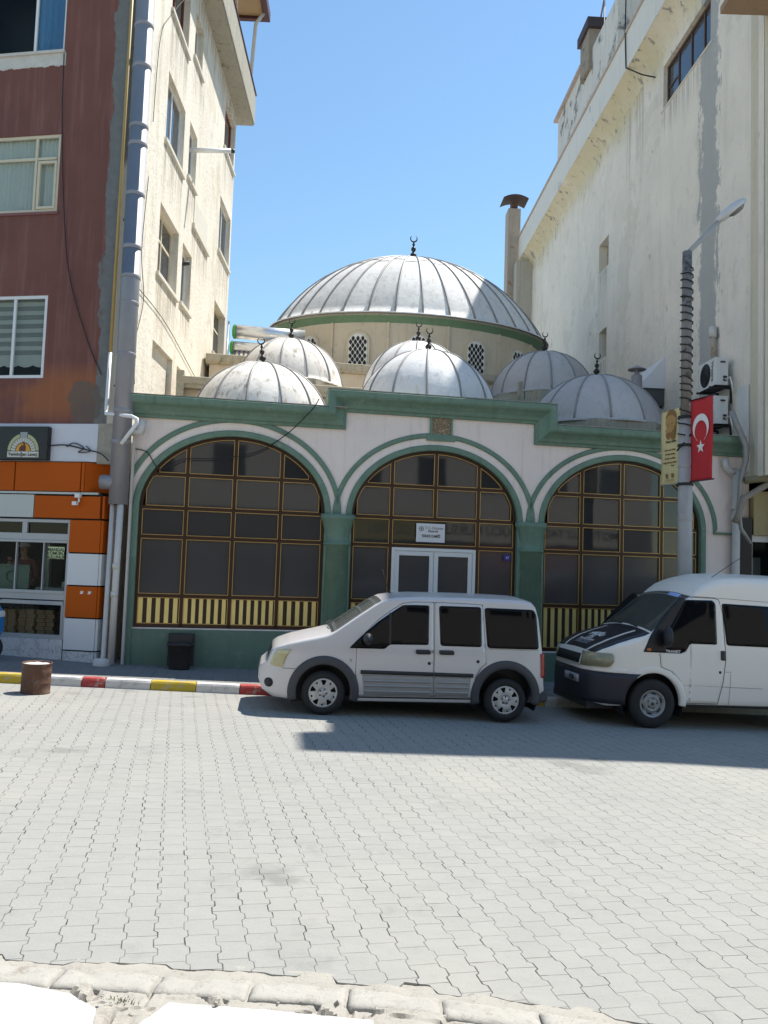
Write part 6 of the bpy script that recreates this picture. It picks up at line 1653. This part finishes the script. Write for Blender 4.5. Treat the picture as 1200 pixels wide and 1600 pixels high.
g1 = rounded(P1((362, 284), (403, 243), (470, 183), (517, 150), (562, 120), (600, 118), (664, 118), (662, 265), (515, 267), (496, 284)), .03)
C1.patch('window', g1, .007, glass_car, d1, (-1, 1))
C1.patch('window', rounded(P1((701, 118), (866, 118), (867, 268), (707, 267)), .045), .007, glass_car, d2, (-1, 1))
C1.patch('rear_quarter_window', rounded(P1((878, 120), (1073, 122), (1085, 140), (1093, 272), (889, 271)), .05), .007, glass_car, van1, (-1, 1))
mb = MB(); C1.line(P1((515, 150), (515, 265)), .03, .010, mb, (-1,)); mb.build('quarter_light_bar', black_plastic, d1)
for pp, dd in ((((612, 283), (668, 283), (670, 299), (614, 299)), d1), (((702, 283), (759, 283), (760, 299), (704, 299)), d2)):
    C1.patch('handle', rounded(P1(*pp), .025), .028, black_plastic, dd, (-1, 1), skirt=.03)
for pp, dd in (((666, 333), d1), ((853, 322), d2)):
    q = cx_(*pp); C1.patch('lock', [(q[0]+.024*math.cos(2*PI*k/16), q[1]+.024*math.sin(2*PI*k/16)) for k in range(16)], .008, black_plastic, dd, (-1,))
for seg_, dd in ((((408, 363), (683, 366), (683, 380), (408, 377)), d1), (((686, 366), (836, 368), (836, 382), (686, 380)), d2)):
    C1.patch('rubbing_strip', rounded(P1(*seg_), .01), .022, black_plastic, dd, (-1, 1), skirt=.025)
for seg_, dd in ((((414, 380), (682, 382), (682, 454), (425, 454)), d1), (((687, 382), (828, 384), (820, 454), (687, 454)), d2)):
    C1.patch('sill_cladding', P1(*seg_), .010, clad_silver, dd, (-1, 1))
    for zz in (398, 416, 436):
        a, b = seg_[0][0]+8, seg_[1][0]-8
        C1.patch('cladding_rib', rounded(P1((a, zz), (b, zz+1), (b, zz+9), (a, zz+8)), .01), .019, clad_silver, dd, (-1,), skirt=.012)
for pts_, w_, o_ in ((P1((118, 363), (168, 364)), .006, .004), (P1((402, 463), (838, 463)), .022, .006), (P1((885, 274), (1095, 276)), .003, .003)): seam(C1, pts_, w_, o_, 'body_seam', van1)
hl = C1.patch('headlight', rounded(P1((74, 354), (84, 320), (102, 294), (152, 293), (136, 318), (120, 360)), .02), .008, lens_yellow, van1, (-1, 1))
C1.patch('indicator_lens', rounded(P1((97, 310), (106, 297), (147, 296), (137, 311)), .01), .011, M('pale_indicator_lens', (.60, .56, .36), .15), hl, (-1, 1))
q = cx_(72, 419); C1.patch('fog_lamp', [(q[0]+.062*math.cos(2*PI*k/24), q[1]+.066*math.sin(2*PI*k/24)) for k in range(24)], .006, dark_hole, van1, (-1, 1))
q = cx_(370, 327); C1.patch('side_repeater', [(q[0]+.02*math.cos(2*PI*k/16), q[1]+.024*math.sin(2*PI*k/16)) for k in range(16)], .006, M('clear_repeater', (.5, .47, .42), .2), van1, (-1, 1))
C1.patch('tail_light', rounded(P1((1100, 287), (1116, 287), (1119, 378), (1103, 378)), .008), .012, lens_red, van1, (-1, 1), skirt=.03)
mb = MB(); mb.prism([(2.99, .215), (3.31, .235), (3.325, .30), (3.325, .39), (3.29, .415), (3.08, .415), (3.06, .34)], -.80, .80); mb.build('rear_bumper', clad_grey, van1, bev=.03)
C1.strip('windscreen', .09, .80, -.93, .93, .004, glass_shield, van1, fx=lambda t: (-.98+.0*t, .98-.0*t))
mb = MB(); mb.box(.05, .9, -.62, .62, 1.02, 1.08); mb.build('dashboard', M('grey_dashboard', (.10, .10, .10), .7), van1)
C1.strip('grille', -.80, -.742, -.62, .62, .006, black_plastic, van1, nx=6)
mb = MB(); 
for f_ in (-.55, .1):
    p = C1.top(.09, f_, .02); q = C1.top(.16, f_+.62, .03); mb.tube([p, C1.top(.07, f_+.3, .03), q], .009, 6)
mb.build('wiper', black_plastic, van1)
for sd in (-1, 1):
    mb = MB(); mx, mz = cx_(432, 246)
    lv = []; vs = []; fs = []; N_, S_ = 8, 14
    for i in range(N_+1):
        t = i/N_; rr = math.sin(PI*(.12+.80*t))
        for k in range(S_): a = 2*PI*k/S_; vs.append((mx+.075*rr*math.cos(a)-.02*t, sd*(.86+.20*t), mz+.085*rr*math.sin(a)))
    for i in range(N_):
        for k in range(S_): fs.append((i*S_+k, i*S_+(k+1) % S_, (i+1)*S_+(k+1) % S_, (i+1)*S_+k))
    fs += [tuple(range(S_))[::-1], tuple(range(N_*S_, N_*S_+S_))]
    mb.add(vs, fs, 0, True); mb.build('wing_mirror', black_plastic, van1)
mb = MB(); p = C1.top(1.0, -.1, 0); mb.tube([p, (p.x-.12, p.y, p.z+.36)], .004, 6); mb.tube([(p.x+.03, p.y, p.z-.02), (p.x-.02, p.y, p.z+.04)], .014, 8); mb.build('aerial', black_rubber, van1)
mb = MB(); mb.box(.25, 2.5, -.6, .6, .19, .26); mb.tube([(2.2, .3, .24), (3.0, .3, .22)], .04, 8); mb.tube([(WB, -.6, .27), (WB, .6, .27)], .05, 8); mb.tube([(0, -.6, .3), (0, .6, .3)], .04, 8); mb.build('underbody', black_plastic, van1)

# ------------------------------------------------------------------ white minibus
S2 = .00293
def vx(zx, zy): return ((zx-593)*S2, (931-zy)*S2)
yaw2 = R(8.6)
c0 = Vector((4.11, 12.30)); dv = Vector((math.cos(yaw2), math.sin(yaw2))); nv = Vector((-dv.y, dv.x)); HV = .975
org = c0+nv*HV
van2 = thing('white_minibus', 'white high roofed minibus with a navy bumper and striped navy bonnet at the right edge', 'minibus', (org.x, org.y, gz(c0.x, c0.y)), (0, R(1.1), yaw2))
plan2 = lambda x, z: (max(.0, 1-(max(0, (-.22-x))/.78)**2.9)**(1/2.9) if x < -.22 else 1.0)*(1-.10*max(0, min(1, (z-1.25)/.8))*max(0, min(1, (.9-x)/1.2)))
zt2 = [(-.955, .62), (-.945, .80), (-.92, .83), (-.90, .86), (-.885, 1.00), (-.86, 1.06), (-.75, 1.135), (-.55, 1.23), (-.3, 1.315), (-.12, 1.365), (-.02, 1.41), (.15, 1.56), (.35, 1.735), (.5, 1.87), (.60, 1.955), (.66, 1.99), (.74, 2.07), (.85, 2.165), (1.0, 2.245), (1.2, 2.30), (1.5, 2.325), (2.2, 2.335), (3.6, 2.33), (3.85, 2.28), (3.9, 1.9)]
zb2 = [(-.955, .42), (-.9, .34), (-.7, .30), (-.3, .32), (.4, .36), (2.4, .36), (3.9, .45)]
wz2 = [(.2, .93), (.4, .955), (.7, .972), (1.0, .972), (1.2, .958), (1.95, .845), (2.05, .835), (2.3, .80), (2.4, .78)]
rt2 = [(-.96, .03), (-.86, .04), (-.3, .09), (-.05, .06), (.6, .05), (.74, .08), (1.0, .16), (3.8, .16), (3.9, .08)]
cr2 = [(-.96, .0), (-.86, .03), (-.2, .06), (0, .07), (.6, .06), (1.0, .06), (3.9, .04)]
xs2 = sorted(set([-.955, -.95, -.945, -.935, -.92, -.91, -.90, -.893, -.885, -.87, -.86, -.83, -.79]+[-.75+.035*i for i in range(134) if -.75+.035*i < 3.85]+[.6, .63, .66, .69, .74, 3.85, 3.88, 3.9]))
C2 = Car(zt2, zb2, wz2, plan2, rt2, cr2, xs2)
VR = .364; VWB = 2.933
C2.body('body', [white_car, black_plastic], van2, [(0, VR+.02, .475, -1.3, -.6), (0, VR+.02, .475, .6, 1.3), (VWB, VR, .475, -1.3, -.6), (VWB, VR, .475, .6, 1.3)])
arch_flare(C2, 'wheel_arch', 0, VR+.02, .44, .53, .012, white_car, van2, R(-5), R(128))
arch_flare(C2, 'wheel_arch', 0, VR+.02, .44, .50, .03, navy_plastic, van2, R(128), R(186))
arch_flare(C2, 'wheel_arch', VWB, VR, .44, .53, .012, white_car, van2, R(-5), R(185))
for x in (0, VWB):
    for sd in (-1, 1): wheel(van2, x, sd*(HV-.01), VR, VR, .215, .205, 'steel', .2, sd)
# bumper (navy) wrapping the nose
def wrap(name, x_end, z0, z1, off, mat, parent, nx=26, far=True):
    """band round the nose from the near flank to the far flank"""
    path = [(k/nx, -1) for k in range(nx, -1, -1)]+[(k/nx, 1) for k in range(1, nx+1)]
    vs = []; n = len(path); zs = [z0+(z1-z0)*j/6 for j in range(7)]
    for t, sd in path:
        for z in zs:
            xe = min(x_end, -math.sqrt(max(.01, .47**2-(z-.384)**2)))+(.0 if z1 > .82 else .01)
            x = -.953+(xe+.953)*t**2.2
            w_ = C2.W(x, .8)
            e = off*(1-.35*((z-(z0+z1)/2)/((z1-z0)/2))**4)
            d = Vector((x+.955-.78, 0)); 
            nxv = max(0, min(1, (-.22-x)/.78))**2
            vs.append((x-e*nxv, sd*(w_+e*(1-nxv*.6)), z))
    m = len(zs)
    mb = MB(); mb.add(vs, [(i*m+j, (i+1)*m+j, (i+1)*m+j+1, i*m+j+1) for i in range(n-1) for j in range(m-1)], 0, True)
    o = mb.build(name, mat, parent); s_ = o.modifiers.new('s', 'SOLIDIFY'); s_.thickness = .03; s_.offset = -1
    return o
bp = wrap('front_bumper', -.20, .34, .80, .035, navy_plastic, van2)
wrap('bumper_band', -.42, .80, .865, .012, white_car, van2)
mb = MB(); mb.box(-.93, -.5, -.7, .7, .24, .345); mb.build('air_dam', black_plastic, van2)
# grille: flat surround and dark slot on the nose
def nosex(y, z):   # x of the nose surface for a given y
    lo, hi = -.953, -.22
    for _ in range(30):
        m_ = (lo+hi)/2
        if C2.W(m_, .9) < abs(y): lo = m_
        else: hi = m_
    return hi
def nose_patch(name, y0, y1, z0, z1, off, mat, parent, n=14, rake=.10):
    mb = MB(); vs = []
    for k in range(n+1):
        y = y0+(y1-y0)*k/n; x = nosex(y, .9)-off
        vs += [(x, y, z0), (x+rake*(z1-z0)/.2*.5, y, z1)]
    mb.add(vs, [(2*k, 2*k+2, 2*k+3, 2*k+1) for k in range(n)], 0, True)
    o = mb.build(name, mat, parent); s_ = o.modifiers.new('s', 'SOLIDIFY'); s_.thickness = .03; s_.offset = 0
    return o
gr = nose_patch('grille_surround', -.50, .50, .855, 1.06, .012, white_car, van2)
nose_patch('grille', -.44, .44, .885, 1.03, .03, joint_black, gr)
mb = MB(); mb.lathe([(0, -.02), (.05, -.02), (.05, 0)], (0, 0, 0), 20, axis='x', sx=.55)
pl = thing  # keep name short
o = nose_patch('number_plate', -.50, .02, .60, .712, .045, M('grubby_plate', (.42, .42, .44), .5, var=.2, scale=12), bp, rake=0)
text('03 ML 718', .10, ink, o, Matrix.Translation((nosex(-.24, .9)-.068, -.24, .655)) @ Matrix.Rotation(-PI/2-R(9), 4, 'Z') @ Matrix.Rotation(PI/2, 4, 'X'), bold=.003, xs=.95)
for sd in (-1, 1):
    mb = MB(); vs = []; n = 12
    for k in range(n+1):
        t = k/n; y = .51+.42*min(1, t*1.35) if t < .74 else .93
        x = nosex(min(.90, .51+.40*t/.74), .9) if t < .74 else None
        if t >= .74:
            x = nosex(.90, .9)+(t-.74)/.26*.045; y = C2.W(x, .95)
        e = .016
        zt_ = 1.07-.0*t; zb_ = .868+.02*t+(.07*max(0, t-.7)/.3)
        vs += [(x-e*(1-t), sd*(y+e*t), zb_), (x-e*.6*(1-t)+.03*(1-t), sd*(y+e*t-.004), zt_+.012-.035*max(0, t-.85)/.15)]
    mb.add(vs, [(2*k, 2*k+2, 2*k+3, 2*k+1) for k in range(n)], 0, True)
    o = mb.build('headlight', lens_grey, van2); s_ = o.modifiers.new('s', 'SOLIDIFY'); s_.thickness = .03; s_.offset = 0
    if sd < 0:
        mb = MB(); mb.lathe([(0, 0), (.06, .004), (.07, .02)], (0, 0, 0), 18, axis='x', sx=1); 
        T_ = Matrix.Translation((nosex(.72, .9)-.03, -.70, .965)) @ Matrix.Rotation(R(35), 4, 'Z'); mb.v = [T_ @ v for v in mb.v]; mb.build('reflector', M('amber_reflector', (.62, .52, .25), .2, .4), o)
# bonnet decal, stripes and lettering
C2.strip('bonnet_decal', -.85, -.03, -.62, .62, .004, navy_paint, van2, nx=20, fx=lambda t: (-1.0+.0*t, 1.0))
for a, b in ((-.72, -.64), (.64, .72)): C2.strip('bonnet_stripe', -.85, -.10, a, b, .007, white_car, van2, nx=20, fx=(lambda a, b: lambda t: (a*(.92-.05*t), b*(.92-.05*t)))(a, b))
def bonnet_T(x, f, rot=0):
    e = .02; p = C2.top(x, f, 0); d = (C2.top(x+e, f)-C2.top(x-e, f)).normalized(); yv = Vector((0, 1, 0)); n_ = d.cross(yv).normalized()
    if n_.z < 0: n_ = -n_
    m_ = Matrix((( -yv.x, d.x, n_.x), (-yv.y, d.y, n_.y), (-yv.z, d.z, n_.z))).to_4x4()
    return Matrix.Translation(p+n_*.009) @ m_ @ Matrix.Rotation(rot, 4, 'Z')
for i, ch_ in enumerate('PTCOĞLU'):
    a = (i-3)*.16
    text(ch_, .14, white_cloth, van2, bonnet_T(-.47-.25*(1-math.cos(a))*1.0, -.30*math.sin(a)*1.6, -a), name='bonnet_lettering', bold=.004, depth=.001)
text('023', .10, white_cloth, van2, bonnet_T(-.555, 0), name='bonnet_lettering', depth=.001, bold=.002)
for i, s_ in enumerate(('LİKA', 'Bir garip yolcuyuz', 'hayat yolunda biz', 'gönülden gönüle')): text(s_, .075 if i else .10, white_cloth if i < 2 else M('dim_letters', (.3, .3, .33), .6) if i == 2 else bpy.data.materials['dim_letters'], van2, bonnet_T(-.615-.045*i, 0), name='bonnet_lettering', depth=.001)
# glass
C2.strip('windscreen', .0, .655, -.97, .97, .005, glass_shield, van2, nx=16, fx=lambda t: (-.985, .985))
mb = MB(); mb.box(-.05, .8, -.75, .75, 1.18, 1.24); mb.box(.75, 1.0, -.7, -.2, .8, 1.55); mb.box(.75, 1.0, .2, .7, .8, 1.55); mb.build('dashboard', M('dark_cab_interior', (.05, .05, .055), .7), van2)
C2.strip('windscreen_sticker', .57, .635, -.72, -.28, .011, M('pale_blue_sticker', (.36, .46, .85), .4), van2, nx=4, ny=4)
blackp = C2.patch('pillar_trim', rounded([vx(*q) for q in ((532, 545), (570, 470), (640, 375), (700, 310), (752, 258), (778, 258), (790, 480), (762, 520), (745, 546))], .02), .006, black_gloss, van2, (-1, 1))
dr_poly = [vx(*q) for q in ((622, 548), (760, 535), (790, 480), (788, 262), (940, 258), (985, 268), (988, 560), (970, 700), (950, 796), (768, 796), (745, 720), (700, 655), (630, 640))]
for pts_, w_, nm_ in ((((622, 548), (630, 618), (690, 640), (735, 695), (765, 770), (768, 798), (950, 798), (975, 690), (988, 570), (984, 330), (965, 262), (940, 255), (765, 255)), .009, 'door_gap'),
                      (((757, 706), (1200, 713)), .005, 'body_crease'), (((1012, 800), (1018, 632), (985, 632)), .005, 'body_seam'), (((780, 248), (1260, 262)), .005, 'roof_seam')):
    seam(C2, [vx(*q) for q in pts_], w_, .003, nm_, van2)
d_poly = shrink(rounded([vx(*q) for q in ((626, 548), (760, 540), (790, 490), (790, 262), (940, 260), (978, 275), (985, 400), (984, 570), (972, 690), (948, 794), (770, 794), (762, 760), (733, 692), (690, 644), (634, 622))], .02), .006)
vd = C2.patch('door', d_poly, .003, white_car, van2, (-1, 1))
C2.patch('window', rounded([vx(*q) for q in ((662, 470), (690, 410), (780, 270), (930, 266), (946, 285), (942, 494), (790, 494), (760, 540), (660, 540))], .035), .0085, glass_car, vd, (-1, 1))
C2.patch('window', rounded([vx(*q) for q in ((981, 280), (1700, 292), (1700, 500), (996, 496)) ], .04), .006, glass_car, van2, (-1, 1))
C2.patch('handle', rounded([vx(*q) for q in ((960, 524), (985, 524), (985, 573), (960, 573))], .02), .02, black_plastic, vd, (-1, 1), skirt=.025)
q = vx(957, 635); C2.patch('lock', [(q[0]+.02*math.cos(2*PI*k/16), q[1]+.022*math.sin(2*PI*k/16)) for k in range(16)], .008, black_plastic, vd, (-1, 1))
q = vx(563, 532); C2.patch('side_indicator', [(q[0]+.035*math.cos(2*PI*k/16), q[1]+.022*math.sin(2*PI*k/16)) for k in range(16)], .012, lens_amber, van2, (-1, 1))
q = vx(694, 537); text('TRANSIT', .055, plate_white, van2, Matrix.Translation((q[0], -C2.W(*q)-.012, q[1])) @ Matrix.Rotation(PI/2, 4, 'X'), depth=.001, bold=.001, xs=1.1)
for sd in (-1, 1):
    mb = MB(); mx, mz = vx(672, 460); vs = []; fs = []; N_, S_ = 8, 14
    for i in range(N_+1):
        t = i/N_; rr = math.sin(PI*(.15+.74*t))
        for k in range(S_): a = 2*PI*k/S_; vs.append((mx-.05+.07*rr*math.cos(a)-.03*t, sd*(.95+.24*t), mz+.16*rr*math.sin(a)))
    for i in range(N_):
        for k in range(S_): fs.append((i*S_+k, i*S_+(k+1) % S_, (i+1)*S_+(k+1) % S_, (i+1)*S_+k))
    fs += [tuple(range(S_))[::-1], tuple(range(N_*S_, N_*S_+S_))]
    mb.add(vs, fs, 0, True); mb.build('wing_mirror', black_plastic, van2)
mb = MB(); p = C2.top(1.1, -.8, -.02); mb.tube([p, (p.x+.5, p.y-.05, p.z+.36)], .005, 6); mb.build('aerial', black_rubber, van2)
mb = MB()
for f_ in (-.5, .15): mb.tube([C2.top(-.03, f_, .02), C2.top(-.02, f_+.3, .03), C2.top(.05, f_+.6, .03)], .010, 6)
mb.build('wiper', black_plastic, van2)
mb = MB(); mb.box(-.4, 3.6, -.75, .75, .30, .40); mb.tube([(0, -.7, .33), (0, .7, .33)], .06, 8); mb.tube([(VWB, -.7, .33), (VWB, .7, .33)], .07, 8); mb.build('underbody', black_plastic, van2)
# scuffed yellow mark on the road under the silver van is part of the paving
